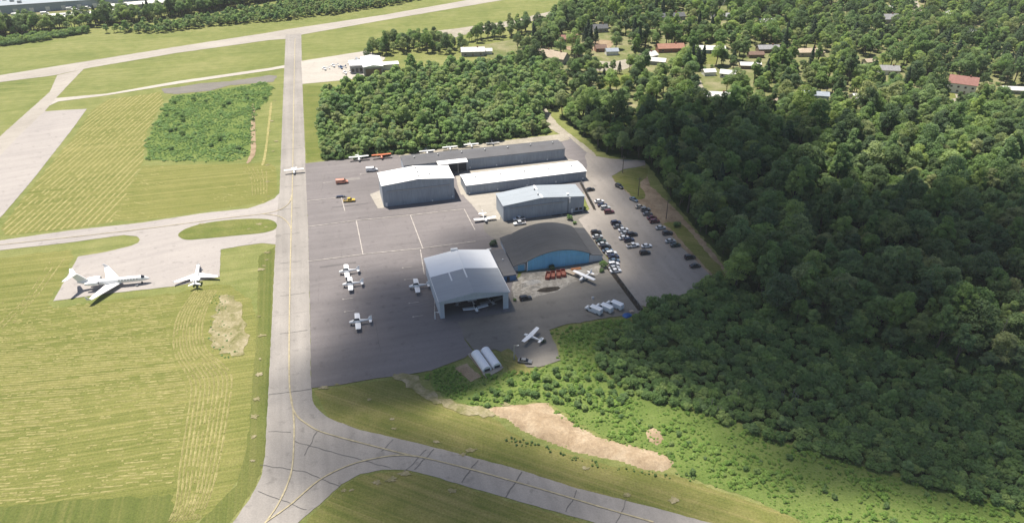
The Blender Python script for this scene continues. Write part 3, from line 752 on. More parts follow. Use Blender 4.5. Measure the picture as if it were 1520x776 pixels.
# ---------------------------------------------------------------- hangars
AXIS = R(15.3)                            # the whole airfield stands on this grid

def roof_slab(p, q, y0, y1, t=0.18):
    """a sloping slab from p to q (x, z), pushed from y0 to y1; its top passes through p and q"""
    return MB().prism_y([(p[0], p[1] - t), (q[0], q[1] - t), (q[0], q[1]), (p[0], p[1])], y0, y1)

def gable_shell(t, w, d, ze, zp, wall, th=0.25, front=True, xp=None):
    xp = w / 2 if xp is None else xp
    gab = [(0, 0), (w, 0), (w, ze - .2), (xp, zp - .2), (0, ze - .2)]
    if front:
        put('front_wall', MB().prism_y(gab, 0, th).mesh('front_wall'), wall, t)
    put('back_wall', MB().prism_y(gab, d - th, d).mesh('back_wall'), wall, t)
    put('side_wall', MB().box(0, th, 0, th, d - th, ze - .25).mesh('side_wall'), wall, t)
    put('side_wall', MB().box(w - th, th, 0, w, d - th, ze - .25).mesh('side_wall'), wall, t)

def roof_panels(t, x0, z0, x1, z1, y0, y1, mat, n=5):
    for i in range(n):
        a, b = y0 + (y1 - y0) * i / n, y0 + (y1 - y0) * (i + 1) / n - .03
        put('roof_panel', roof_slab((x0, z0), (x1, z1), a, b).mesh('roof_panel'), mat, t)

def wall_joints(t, x0, x1, z, step=3.1, y=-.03):
    x = x0 + step
    while x < x1 - 1:
        put('panel_joint', MB().box(x, y, .02, x + .09, y + .02, z).mesh('panel_joint'), 'steel', t)
        x += step

def turbine(t, x, y, z):
    put('roof_turbine', MB().tube((x, y, z - .3), (x, y, z + .25), .22, n=8).loft([[(x + r_ * math.cos(a), y + r_ * math.sin(a), z + h_) for a in np.linspace(0, 2 * math.pi, 10, endpoint=False)] for r_, h_ in ((.28, .25), (.42, .45), (.36, .68), (.1, .8))]).mesh('roof_turbine'), 'steel', t)

def man_door(t, x, y=-.1):
    d_ = put('man_door', MB().box(x, y, .05, x + 1.0, y + .07, 2.15).mesh('man_door'), 'white_trim', t)
    put('handle', MB().box(x + .8, y - .06, 1.0, x + .9, y - .005, 1.1).mesh('handle'), 'steel', d_)

def wall_lamps(t, spots, y=-0.12):
    for x, z in spots:
        lm = MB().box(x - .32, y - .22, z, x + .32, y, z + .75).mesh('wall_lamp')
        put('wall_lamp', lm, 'white_trim', t)

def door_leaves(t, x0, x1, z1, n, mat, y=-0.08):
    w = (x1 - x0) / n
    for i in range(n):
        m = MB().box(x0 + i * w + .05, y - (.05 if i % 2 else 0.0), .05, x0 + (i + 1) * w - .05, y + .06, z1)
        put('door_leaf', m.mesh('door_leaf'), mat, t)
    put('door_rail', MB().box(x0 - .3, y - .16, z1 + .02, x1 + .3, y + .04, z1 + .3).mesh('door_rail'), 'steel', t)

# front hangar, open towards the camera
t = thing('open_hangar', 'grey gabled hangar with an open front and aircraft inside, half white half grey roof', 'hangar', (-25, 213.1), AXIS)
W, D, ZE, ZP = 24.6, 30.4, 7.5, 9.3
gable_shell(t, W, D, ZE, ZP, 'pale_wall', front=False)
put('front_pier', MB().box(0, 0, 0, 1.5, .5, ZE - .2).mesh('front_pier'), 'pale_wall', t)
put('front_pier', MB().box(W - 1.9, 0, 0, W, .5, ZE - .2).mesh('front_pier'), 'pale_wall', t)
put('lintel', MB().prism_y([(1.5, 6.1), (W - 1.9, 6.1), (W - 1.9, ZE - .1), (W / 2, ZP - .2), (1.5, ZE - .1)], .02, .48).mesh('lintel'), 'pale_wall', t)
mid = 16.4
for x0, z0, x1, z1 in ((-.35, ZE - .05, W / 2, ZP), (W / 2, ZP, W + .35, ZE - .05)):
    roof_panels(t, x0, z0, x1, z1, -.4, mid, 'silver_roof', 3)
    roof_panels(t, x0, z0, x1, z1, mid, D + .3, 'white_roof', 2)
zz = lambda x: ZE - .05 + (ZP - ZE + .05) * (x + .35) / (W / 2 + .35)
for x, y0 in ((6.2, mid - 6.0), (11.7, mid - 6.4)):
    put('skylight_strip', MB().prism_y([(x, zz(x) + .02), (x + .5, zz(x + .5) + .02), (x + .5, zz(x + .5) + .1), (x, zz(x) + .1)], y0, mid - .1).mesh('skylight_strip'), 'white_trim', t)
put('ridge_cap', MB().prism_y([(W / 2 - .35, ZP - .02), (W / 2 + .35, ZP - .02), (W / 2, ZP + .09)], mid + .1, D + .35).mesh('ridge_cap'), 'white_roof', t)
put('ridge_vent', MB().box(W / 2 - 2.2, D - .2, ZP - .3, W / 2 + .4, D + .9, ZP + .5).mesh('ridge_vent'), 'white_trim', t)
put('corner_vent', MB().box(W - .4, D + .31, ZE - .3, W + 1.4, D + .7, ZE + .1).mesh('corner_vent'), 'white_trim', t)
put('fascia', MB().prism_y([(-.4, ZE - .42), (W / 2, ZP - .37), (W + .4, ZE - .42), (W + .4, ZE - .1), (W / 2, ZP - .05), (-.4, ZE - .1)], -.52, -.42).mesh('fascia'), 'pale_wall', t)
put('gutter', MB().box(-.55, -.3, ZE - .35, -.36, D, ZE - .12).mesh('gutter'), 'white_trim', t)
put('gutter', MB().box(W + .36, -.3, ZE - .35, W + .55, D, ZE - .12).mesh('gutter'), 'white_trim', t)
for k in range(5):
    put('roof_truss', MB().prism_y([(.3, ZE - .9), (W / 2, ZP - .9), (W - .3, ZE - .9), (W - .3, ZE - .5), (W / 2, ZP - .5), (.3, ZE - .5)], 4 + k * 5.6, 4.3 + k * 5.6).mesh('roof_truss'), 'steel', t)

# tall white-roofed hangar
t = thing('white_roof_hangar', 'tall hangar with a bright white gable roof and blank grey front beside the apron', 'hangar', (-57.9, 300.5), AXIS)
W, D, ZE, ZP = 32.6, 14.6, 10.7, 12.2
gable_shell(t, W, D, ZE, ZP, 'grey_wall')
for x0, z0, x1, z1 in ((-.3, ZE, W / 2, ZP), (W / 2, ZP, W + .3, ZE)):
    roof_panels(t, x0, z0, x1, z1, -.3, D + .3, 'white_roof', 3)
put('ridge_cap', MB().prism_y([(W / 2 - .3, ZP - .02), (W / 2 + .3, ZP - .02), (W / 2, ZP + .07)], -.3, D + .3).mesh('ridge_cap'), 'white_roof', t)
put('roof_vent', MB().tube((W * .68, D * .3, ZP - .8), (W * .68, D * .3, ZP + .2), .3, n=10).mesh('roof_vent'), 'steel', t)
door_leaves(t, 2.2, W - 2.2, 7.4, 6, 'door_grey')
man_door(t, .8)
wall_joints(t, 2.2, W - 1, 9.8, 4.7, -.035)
for k in range(3):
    turbine(t, W / 2 + .8, 2.5 + k * 4.6, ZP)
wall_lamps(t, ((1.1, .7), (W - 1.0, 1.2), (W * .68, .3)))
put('side_door', MB().box(W + .01, 1.0, 0, W + .1, 4.2, 3.0).mesh('side_door'), 'brick_red', t)
t = thing('link_canopy', 'small flat white canopy over a dark opening behind the tall white hangar', 'canopy', (-29.1, 339.3), AXIS)
put('roof', MB().box(-8.0, -3.2, 6.0, 6.9, 1.4, 6.3).mesh('roof'), 'white_roof', t)
put('back_wall', MB().box(-8.0, .7, 0, 6.8, .95, 5.98).mesh('back_wall'), 'dark_inside', t)
for x in (-7.8, -3, 1.8, 6.6):
    put('post', MB().box(x, -3.0, 0, x + .2, -2.8, 5.98).mesh('post'), 'steel', t)

# long row hangar with the dark roof
t = thing('dark_row_hangar', 'long low row hangar with a dark grey roof at the back of the apron', 'hangar', (-22.5, 342.3), AXIS)
X0, X1, D, ZE, ZP = -31.2, 51.4, 12.4, 5.9, 6.9
put('front_wall', MB().box(X0, 0, 0, X1, .25, ZE - .2).mesh('front_wall'), 'grey_wall', t)
put('back_wall', MB().box(X0, D - .25, 0, X1, D, ZE - .2).mesh('back_wall'), 'grey_wall', t)
gp_ = [(0.25, 0), (D - .25, 0), (D - .25, ZE - .2), (D / 2, ZP - .25), (.25, ZE - .2)]
put('end_wall', MB().prism_x(gp_, X0, X0 + .25).mesh('end_wall'), 'pale_wall', t)
put('end_wall', MB().prism_x(gp_, X1 - .25, X1).mesh('end_wall'), 'grey_wall', t)
n = 7
for i in range(n):
    a, b = X0 - .3 + i * (X1 - X0 + .6) / n, X0 - .3 + (i + 1) * (X1 - X0 + .6) / n - .02
    for y0, z0, y1, z1 in ((-.3, ZE, D / 2, ZP), (D / 2, ZP, D + .3, ZE)):
        put('roof_panel', MB().prism_x([(y0, z0 - .16), (y1, z1 - .16), (y1, z1), (y0, z0)], a, b).mesh('roof_panel'), 'dark_roof', t)
for i in range(6):
    x = X0 + 32.5 + i * 8.3
    put('hangar_door', MB().box(x, -.07, .05, x + 7.4, 0.0, 4.3).mesh('hangar_door'), 'door_grey', t)
wall_lamps(t, ((1.6, .8), (15.2, .6), (28.5, .6), (42, .6)))
for k in range(7):
    turbine(t, X0 + 6 + k * 12, D / 2, ZP)

# long white-roofed row hangar
t = thing('white_row_hangar', 'long low row hangar with a bright white roof in front of the dark one', 'hangar', (-21.2, 313.5), R(16.2))
W, D, ZE, ZP = 59.4, 12.4, 4.9, 5.5
put('front_wall', MB().box(0, 0, 0, W, .25, ZE - .2).mesh('front_wall'), 'grey_wall', t)
put('back_wall', MB().box(0, D - .25, 0, W, D, ZE - .2).mesh('back_wall'), 'grey_wall', t)
gp_ = [(0.25, 0), (D - .25, 0), (D - .25, ZE - .2), (D / 2, ZP - .2), (.25, ZE - .2)]
put('end_wall', MB().prism_x(gp_, 0, .25).mesh('end_wall'), 'grey_wall', t)
put('end_wall', MB().prism_x(gp_, W - .25, W).mesh('end_wall'), 'grey_wall', t)
for i in range(6):
    a, b = -.3 + i * (W + .6) / 6, -.3 + (i + 1) * (W + .6) / 6 - .02
    for y0, z0, y1, z1 in ((-.3, ZE, D / 2, ZP), (D / 2, ZP, D + .3, ZE)):
        put('roof_panel', MB().prism_x([(y0, z0 - .16), (y1, z1 - .16), (y1, z1), (y0, z0)], a, b).mesh('roof_panel'), 'white_roof', t)
for i in range(6):
    x = 2.4 + i * 9.4
    put('hangar_door', MB().box(x, -.07, .05, x + 8.4, 0.0, 3.9).mesh('hangar_door'), 'door_grey', t)
wall_lamps(t, ((1.3, .5), (15.0, .6), (29.5, .8), (44.0, .8), (57.8, .9)))
for k in range(5):
    turbine(t, 6 + k * 12, D / 2, ZP)

# blue-grey gabled hangar
t = thing('blue_grey_hangar', 'wide hangar with a pale blue-grey gable roof beside the car park', 'hangar', (-3.7, 286.6), AXIS)
W, D, ZE, ZP = 37.0, 12.6, 7.7, 9.5
gable_shell(t, W, D, ZE, ZP, 'grey_wall', xp=17.6)
for x0, z0, x1, z1 in ((-.3, ZE, 17.6, ZP), (17.6, ZP, W + .3, ZE)):
    roof_panels(t, x0, z0, x1, z1, -.3, D + .3, 'pale_blue_roof', 3)
put('ridge_cap', MB().prism_y([(17.2, ZP - .03), (18.0, ZP - .03), (17.6, ZP + .1)], -.3, 3.2).mesh('ridge_cap'), 'white_roof', t)
put('ridge_cap', MB().prism_y([(17.2, ZP - .03), (18.0, ZP - .03), (17.6, ZP + .1)], 8.5, D + .3).mesh('ridge_cap'), 'white_roof', t)
put('roof_vent', MB().box(29.2, .9, ZE + .4, 30.1, 1.9, ZE + 1.5).mesh('roof_vent'), 'white_trim', t)
put('vent_duct', MB().box(29.7, -.7, 5.6, 30.4, -.02, ZE + .3).mesh('vent_duct'), 'white_trim', t)
put('downpipe', MB().tube((29.5, -.15, 0), (29.5, -.15, 6.8), .1).mesh('downpipe'), 'dark_inside', t)
door_leaves(t, 3, 27, 6.0, 5, 'door_grey')
man_door(t, 31)
for k in range(2):
    put('window', MB().box(33 + k * 1.9, -.08, 1.2, 34.3 + k * 1.9, -.02, 2.3).mesh('window'), 'glass', t)
for k in range(2):
    turbine(t, 16.4, 3 + k * 5.5, ZP)
for k in range(3):
    put('base_shrub_bed', MB().box(22 + k * 5, -1.2, 0.12, 26 + k * 5, -.2, .3).mesh('base_shrub_bed'), 'mulch', t)

# hangar with the arched roof and the blue front
t = thing('arched_hangar', 'broad dark arched-roof hangar with a bright blue arched front wall', 'hangar', (5.9, 245.5), R(14.0))
D = 22.8
def arch(x):
    """roof height across the building, flaring out over the two lean-tos"""
    if x < -.6:
        return 3.0 + (4.5 - 3.0) * (x + 5.6) / 5.0
    if x > 25.4:
        return 2.9 + (3.9 - 2.9) * (31.0 - x) / 5.6
    s = (x - 12.7) / 13.3
    return 7.7 - 3.5 * s * s
xs = list(np.linspace(-5.6, -.6, 4)) + list(np.linspace(0.3, 25.4, 22)) + list(np.linspace(26.2, 31.0, 4))
top = [(x, arch(x)) for x in xs]
for k in range(4):
    y0, y1 = -.35 + k * (D + .7) / 4, -.35 + (k + 1) * (D + .7) / 4 - .02
    me = MB().prism_y([(x, z - .2) for x, z in top] + top[::-1], y0, y1).mesh('roof_panel')
    put('roof_panel', me, 'black_roof', t)
ax = np.linspace(0, 25.2, 24)
put('arched_front', MB().prism_y([(0, 0), (25.2, 0)] + [(x, arch(x) - .22) for x in ax[::-1]], 0, .25).mesh('arched_front'), 'blue_wall', t)
put('back_wall', MB().prism_y([(0, 0), (25.2, 0)] + [(x, arch(x) - .22) for x in ax[::-1]], D - .25, D).mesh('back_wall'), 'grey_wall', t)
put('side_annex', MB().prism_y([(25.25, 0), (30.8, 0), (30.8, 2.65), (25.45, 3.6)], .05, D - .1).mesh('side_annex'), 'pale_wall', t)
put('side_annex', MB().prism_y([(-5.3, 0), (-.05, 0), (-.6, 4.2), (-5.3, 2.85)], .6, D - .1).mesh('side_annex'), 'pale_wall', t)
put('front_door', MB().box(-3.6, .48, .05, -1.0, .59, 2.6).mesh('front_door'), 'blue_wall', t)
put('corner_post', MB().box(-.25, -.3, 0, .12, -.02, 4.4).mesh('corner_post'), 'white_trim', t)
for i in range(6):
    x = 3.2 + i * 3.2
    put('door_leaf', MB().box(x + .03, -.1 - .05 * (i % 2), .05, x + 3.17, -.02, 4.4).mesh('door_leaf'), 'blue_wall', t)
t = thing('workshop_annex', 'low flat grey workshop with a dark blue front between the open and arched hangars', 'workshop', (-3.1, 237.4), AXIS)
put('wall', MB().box(0, 0, 0, 4.8, 19.5, 2.6).mesh('wall'), 'navy_wall', t)
put('roof', MB().box(-.25, -.3, 2.61, 5.0, 19.8, 2.85).mesh('roof'), 'dark_roof', t)
put('door', MB().box(1.2, -.1, .02, 2.3, -.01, 2.1).mesh('door'), 'dark_inside', t)
put('roof_vent', MB().tube((2.5, 11, 2.8), (2.5, 11, 3.5), .22, n=8).mesh('roof_vent'), 'white_trim', t)

# two small arched tents
for q, lab in (((-9.9, 188.7), 'white arched storage tent nearer the dirt patch'), ((-6.8, 190.4), 'white arched storage tent on the right of the pair')):
    t = thing('storage_tent', lab, 'tent', q, R(-64.5), 'pair of white storage tents')
    L, r = 9.6, 1.55
    prof = [(r * math.cos(a), .5 + 1.45 * math.sin(a)) for a in np.linspace(0, math.pi, 13)]
    put('cover', MB().prism_x([(r, .12)] + prof + [(-r, .12)], -L / 2, L / 2).mesh('cover'), 'tent_white', t)
    put('base_frame', MB().box(-L / 2 - .3, -r - .35, .1, L / 2 + .3, -r - .05, .32).box(-L / 2 - .3, r + .05, .1, L / 2 + .3, r + .35, .32).mesh('base_frame'), 'timber', t)
    put('end_flap', MB().box(L / 2 + .01, -.95, .13, L / 2 + .08, .95, 1.1).mesh('end_flap'), 'dark_inside', t)
    for k in range(5):
        x = -L / 2 + .6 + k * (L - 1.2) / 4
        pr = [(1.02 * y, .5 + (z - .5) * 1.02) for y, z in prof]
        put('rib', MB().prism_x(pr + [(y * .99, z - .03) for y, z in prof[::-1]], x, x + .08).mesh('rib'), 'tent_white', t)

# ---------------------------------------------------------------- fences, poles, yard things
def pole(q, h, label, arm=True, mat='pole_wood'):
    t = thing('utility_pole' if arm else 'light_pole', label, 'pole', q, R(15))
    put('shaft', MB().tube((0, 0, 0), (0, 0, h), .22, .14, 8).mesh('shaft'), mat, t)
    if arm:
        put('crossarm', MB().box(-1.2, -.16, h - .9, 1.2, -.16 + .12, h - .72).mesh('crossarm'), mat, t)
        for x in (-1.05, 0, 1.05):
            put('insulator', MB().tube((x, -.1, h - .72), (x, -.1, h - .5), .06, .05, 6).mesh('insulator'), 'steel', t)
    else:
        put('lamp_arm', MB().box(0, -.06, h - .3, 1.2, .06, h - .15).mesh('lamp_arm'), mat, t)
        put('lamp_head', MB().box(.8, -.2, h - .42, 1.5, .2, h - .29).mesh('lamp_head'), 'white_trim', t)
pole((54.8, 338.4), 9.0, 'wooden utility pole on the grass where the side road meets the car park')
pole((58.7, 312.3), 9.5, 'wooden utility pole behind the dark blue car at the car park edge')
pole((67.6, 289.2), 9.5, 'wooden utility pole on the bare margin under the wood edge')
pole((0.7, 190.2), 6.0, 'pale lamp post on the grass by the storage tents', False, 'concrete_block')
pole((-26.9, 212.9), 3.2, 'short pale post at the left front corner of the open hangar', False, 'white_trim')


run = [Vector((33.1, 326.5)), Vector((37.2, 297.7)), Vector((37.9, 247.5)), Vector((45.9, 218.3))]
put('fence_strip', strip_mesh('fence_strip', [tuple(p) for p in run[2:]], 2.2, Z4 + .03, 0.2), 'mulch')['kind'] = 'structure'
put('fence_strip', strip_mesh('fence_strip', [tuple(p) for p in run[:2]], 1.2, Z4 + .03, 0.2), 'mulch')['kind'] = 'structure'
def fence(p, q, label):
    t = thing('mesh_fence', label, 'fence', (p.x, p.y, 0), math.atan2(q.y - p.y, q.x - p.x))
    L = (q - p).length
    n = int(L / 3.0)
    pm = MB().tube((0, 0, 0), (0, 0, 1.9), .05).mesh('post')
    wm = MB()
    sp = L / n
    for k in range(11):
        wm.box(.05, -.012, .08 + k * .17, sp - .05, .012, .11 + k * .17)
    for k in range(16):
        wm.box(.1 + k * sp / 16.5, -.02, .08, .13 + k * sp / 16.5, -.013, 1.8)
    wm = wm.mesh('mesh_panel')
    for i in range(n + 1):
        put('post', pm, 'steel', t, (i * sp, 0, 0))
    for i in range(n):
        put('mesh_panel', wm, 'mesh_fence', t, (i * sp, 0, 0))
    put('top_rail', MB().tube((0, 0, 1.9), (L, 0, 1.9), .035).mesh('top_rail'), 'steel', t)
fence(run[2], run[3], 'dark mesh fence dividing the old apron from the car park')
fence(run[0], run[1], 'short dark mesh fence beside the blue-grey hangar')

def skip_bin(q, rz, label):
    t = thing('red_skip', label, 'skip', q, rz, 'red skips before the blue hangar')
    w, l, h = 1.7, 3.6, 1.5
    put('base', MB().box(-l / 2, -w / 2, .15, l / 2, w / 2, .3).mesh('base'), 'skip_red', t)
    for y in (-w / 2, w / 2 - .08):
        put('side', MB().prism_y([(-l / 2, .3), (l / 2, .3), (l / 2 + .5, h), (-l / 2 - .4, h)], y, y + .08).mesh('side'), 'skip_red', t)
    put('end', MB().box(-l / 2 - .3, -w / 2 + .08, .3, -l / 2 - .2, w / 2 - .08, h - .02).mesh('end'), 'skip_red', t)
    put('end', MB().box(l / 2 + .2, -w / 2 + .08, .3, l / 2 + .3, w / 2 - .08, h - .02).mesh('end'), 'skip_red', t)
    put('load', MB().box(-l / 2 - .1, -w / 2 + .09, .31, l / 2 + .1, w / 2 - .09, .7).mesh('load'), 'brick_red', t)
    for x in (-1.2, 0, 1.2):
        put('rib', MB().box(x - .06, -w / 2 - .08, .2, x + .06, -w / 2 - .005, h - .05).mesh('rib'), 'dark_inside', t)
for q, rz, lab in (((13.7, 240.6), R(80), 'leftmost of the red steel skips before the blue hangar'), ((15.6, 241.1), R(85), 'second red steel skip from the left before the blue hangar'),
                   ((17.8, 241.8), R(88), 'third red steel skip from the left before the blue hangar'), ((19.7, 242.5), R(95), 'rightmost of the red steel skips before the blue hangar')):
    skip_bin(q, rz, lab)
t = thing('flatbed_trailer', 'pale flatbed trailer beside the high-wing plane in the yard', 'trailer', (23, 242.8), R(-38))
put('bed', MB().box(-2.6, -1.1, .8, 2.6, 1.1, .98).mesh('bed'), 'stone_tan', t)
put('drawbar', MB().box(2.6, -.08, .6, 4.0, .08, .75).mesh('drawbar'), 'steel', t)
for x in (-.9, .3):
    for y in (-1.15, .95):
        put('wheel', MB().tube((x, y, .42), (x, y + .2, .42), .42, n=10).mesh('wheel'), 'rubber', t)
t = thing('lumber_stack', 'stack of orange-brown boards along the blue hangar front', 'lumber', (24.9, 246.5), R(14))
for k in range(5):
    put('board', MB().box(-2.0, -.7 + k * .29, .1 + .06 * (k % 2), 2.1 - .2 * (k % 3), -.46 + k * .29, .5 + .1 * (k % 2)).mesh('board'), 'orange_timber', t)
def heap(name, q, rx, ry, h, mat, label, cat, seed):
    vs, fs = [], []
    n, k = 22, 7
    for j in range(k + 1):
        for i in range(n):
            a = 2 * math.pi * i / n
            rr = 1 - j / k
            s = 1 + .35 * mnoise.noise((math.cos(a) * 1.4 + seed, math.sin(a) * 1.4, rr))
            vs.append((rx * rr * s * math.cos(a), ry * rr * s * math.sin(a), h * (1 - rr ** 1.5) * (1 + .3 * mnoise.noise((i * .7, j, seed))) - (.05 if j == 0 else 0)))
    for j in range(k):
        for i in range(n):
            fs.append((j * n + i, j * n + (i + 1) % n, (j + 1) * n + (i + 1) % n, (j + 1) * n + i))
    me = bpy.data.meshes.new(name)
    me.from_pydata(vs, [], fs)
    me.update()
    tag(put(name, me, mat, loc=(*q, Z4), rz=R(15)), label, cat)
heap('rubble_heap', (7.1, 236.7), 4.4, 1.6, 1.0, 'concrete_block', 'long pale rubble heap beside the open hangar', 'heap', 1)
heap('rubble_heap', (4, 234.8), 2.2, 1.8, .8, 'rubble', 'small rubble heap at the hangar wall, left of the long pale one', 'heap', 5)
heap('dark_soil_heap', (13.8, 232), 5.0, 1.8, .5, 'mulch', 'low dark soil heap in front of the red skips', 'heap', 9)
heap('rubble_heap', (8.1, 233.4), 3.0, 1.0, .5, 'rubble', 'flat grey rubble heap just below the long pale one', 'heap', 14)
heap('tarp_pile', (40.6, 215), 1.9, 1.2, 1.1, 'tarp_blue', 'bright blue tarpaulin pile at the end of the white vans', 'tarpaulin', 3)
t = thing('pallet_stack', 'pale stacked pallets beside the blue tarpaulin', 'pallets', (42.4, 217.1), R(20))
for k in range(4):
    put('pallet', MB().box(-.8 + .1 * (k % 2), -.6, .02 + k * .2, .7, .6, .15 + k * .2).mesh('pallet'), 'stone_tan', t)
t = thing('storage_drum', 'pale tank drum standing on the old apron left of the white vans', 'drum', (29.5, 225.7))
put('shell', MB().tube((0, 0, Z4), (0, 0, 1.0), .45, n=12).mesh('shell'), 'white_trim', t)
put('lid', MB().tube((0, 0, 1.0), (0, 0, 1.08), .4, .35, 12).mesh('lid'), 'steel', t)

# ---------------------------------------------------------------- road vehicles
def ring_box(x, w, zb, zt, k=.82):
    return [(x, -w * .93, zb), (x, -w, (zb + zt) * .45), (x, -w * .97, zt - .08), (x, -w * k, zt), (x, w * k, zt), (x, w * .97, zt - .08), (x, w, (zb + zt) * .45), (x, w * .93, zb)]

def car_parts(kind):
    """[(part name, mesh, material or 'paint', place)]; x is forward"""
    if kind == 'sedan':
        st = [(-2.28, .74, .42, .72), (-2.2, .82, .28, .90), (-1.5, .89, .24, .96), (-.2, .91, .22, .93), (.85, .90, .22, .92), (1.6, .87, .24, .82), (2.15, .80, .28, .70), (2.3, .70, .40, .58)]
        cab = [(-1.75, .78, .94), (-1.05, .66, 1.40), (.30, .66, 1.42), (1.15, .78, .91)]
        wx, r, zr = (-1.38, 1.42), .33, .06
    elif kind == 'suv':
        st = [(-2.3, .80, .45, .95), (-2.2, .88, .32, 1.08), (-1.5, .93, .30, 1.10), (.0, .94, .28, 1.08), (.9, .93, .28, 1.07), (1.7, .90, .30, 1.00), (2.2, .84, .34, .88), (2.34, .74, .45, .70)]
        cab = [(-2.2, .80, 1.07), (-1.95, .70, 1.68), (.35, .70, 1.70), (1.1, .82, 1.06)]
        wx, r, zr = (-1.4, 1.45), .37, .06
    elif kind == 'pickup':
        st = [(-2.8, .86, .50, .96), (-2.7, .92, .42, 1.05), (-.9, .95, .38, 1.05), (-.5, .95, .36, 1.08), (.9, .95, .36, 1.10), (1.8, .92, .38, 1.05), (2.5, .88, .42, .98), (2.66, .78, .52, .80)]
        cab = [(-.85, .82, 1.07), (-.70, .72, 1.72), (.55, .72, 1.74), (1.2, .84, 1.09)]
        wx, r, zr = (-1.75, 1.65), .40, .06
    else:  # van
        st = [(-2.9, .92, .45, 2.05), (-2.8, .98, .36, 2.15), (-1.0, 1.0, .34, 2.20), (1.1, .99, .34, 2.15), (1.75, .97, .34, 1.55), (2.3, .94, .36, 1.15), (2.8, .88, .40, 1.00), (2.95, .78, .5, .8)]
        cab = None
        wx, r, zr = (-1.8, 1.9), .37, .06
    P = []
    body = MB().loft([ring_box(x, w, zb, zt) for x, w, zb, zt in st])
    if cab:
        (x0, w0, z0), (x1, w1, z1), (x2, w2, z2), (x3, w3, z3) = cab
        body.loft([[(x1 - .03, -w1, z1), (x2 + .03, -w2, z2), (x2 + .03, w2, z2), (x1 - .03, w1, z1)], [(x1 + .1, -w1 * .9, z1 + zr), (x2 - .12, -w2 * .9, z2 + zr), (x2 - .12, w2 * .9, z2 + zr), (x1 + .1, w1 * .9, z1 + zr)]])
    P.append(('body', body.mesh('body'), 'paint', (0, 0, 0)))
    if cab:
        gl_ = MB().loft([[(x0, -w0, z0 - .03), (x3, -w3, z3 - .03), (x3, w3, z3 - .03), (x0, w0, z0 - .03)], [(x1, -w1, z1 - .004), (x2, -w2, z2 - .004), (x2, w2, z2 - .004), (x1, w1, z1 - .004)]])
        P.append(('windows', gl_.mesh('windows'), 'glass', (0, 0, 0)))
        for s in (-1, 1):
            xm = (x1 + x2) / 2 + .05
            P.append(('pillar', MB().loft([[(xm - .08, s * (w0 + .005), z0), (xm + .08, s * (w0 + .005), z0), (xm + .08, s * (w0 - .1), z0), (xm - .08, s * (w0 - .1), z0)][::s], [(xm - .06, s * (w1 + .012), z1), (xm + .06, s * (w1 + .012), z1), (xm + .06, s * (w1 - .08), z1), (xm - .06, s * (w1 - .08), z1)][::s]]).mesh('pillar'), 'paint', (0, 0, 0)))
    else:
        P.append(('windscreen', MB().loft([[(1.14, -.8, 2.1), (1.14, .8, 2.1), (1.20, .8, 2.14), (1.20, -.8, 2.14)], [(1.72, -.82, 1.57), (1.72, .82, 1.57), (1.79, .82, 1.60), (1.79, -.82, 1.60)]]).mesh('windscreen'), 'glass', (0, 0, 0)))
        for s in (-1, 1):
            P.append(('side_window', MB().box(.35, s * .985 - .02, 1.45, 1.2, s * .985 + .02, 1.95).mesh('side_window'), 'glass', (0, 0, 0)))
    if kind == 'pickup':
        P.append(('bed_liner', MB().box(-2.6, -.74, 1.052, -.98, .74, 1.075).mesh('bed_liner'), 'rubber', (0, 0, 0)))
    wm = MB().tube((0, -.12, 0), (0, .12, 0), r, n=12).mesh('wheel')
    hm = MB().tube((0, -.135, 0), (0, .135, 0), r * .55, n=8).mesh('hub')
    wy = st[3][1] - .1
    for x in wx:
        for s in (-1, 1):
            P.append(('wheel', wm, 'rubber', (x, s * wy, r)))
            P.append(('hub_cap', hm, 'steel', (x, s * wy, r)))
    xe = st[-2][0] - .03
    lm = MB().box(-.1, -.16, -.07, .08, .16, .07)
    lm, tm = lm.mesh('headlight'), MB().box(-.08, -.14, -.08, .1, .14, .08).mesh('tail_light')
    for s in (-1, 1):
        P.append(('headlight', lm, 'lamp_glass', (xe + .05, s * st[-2][1] * .72, st[-2][3] - .1)))
        P.append(('tail_light', tm, 'tail_red', (st[1][0] - .02, s * st[1][1] * .8, st[1][3] - .12)))
    return P
CARS = {k: car_parts(k) for k in ('sedan', 'suv', 'pickup', 'van')}

def vehicle(q, kind, colour, deg, label, group=None, name=None, scale=None, z=Z4 + .005):
    nm = name or {'sedan': 'parked_car', 'suv': 'parked_car', 'pickup': 'pickup_truck', 'van': 'parked_van'}[kind]
    t = thing(nm, label, {'sedan': 'car', 'suv': 'car', 'pickup': 'pickup', 'van': 'van'}[kind], (*q, z), R(deg), group, scale)
    for pn, me, mt, loc in CARS[kind]:
        put(pn, me, 'car_' + colour if mt == 'paint' else mt, t, loc)
    return t

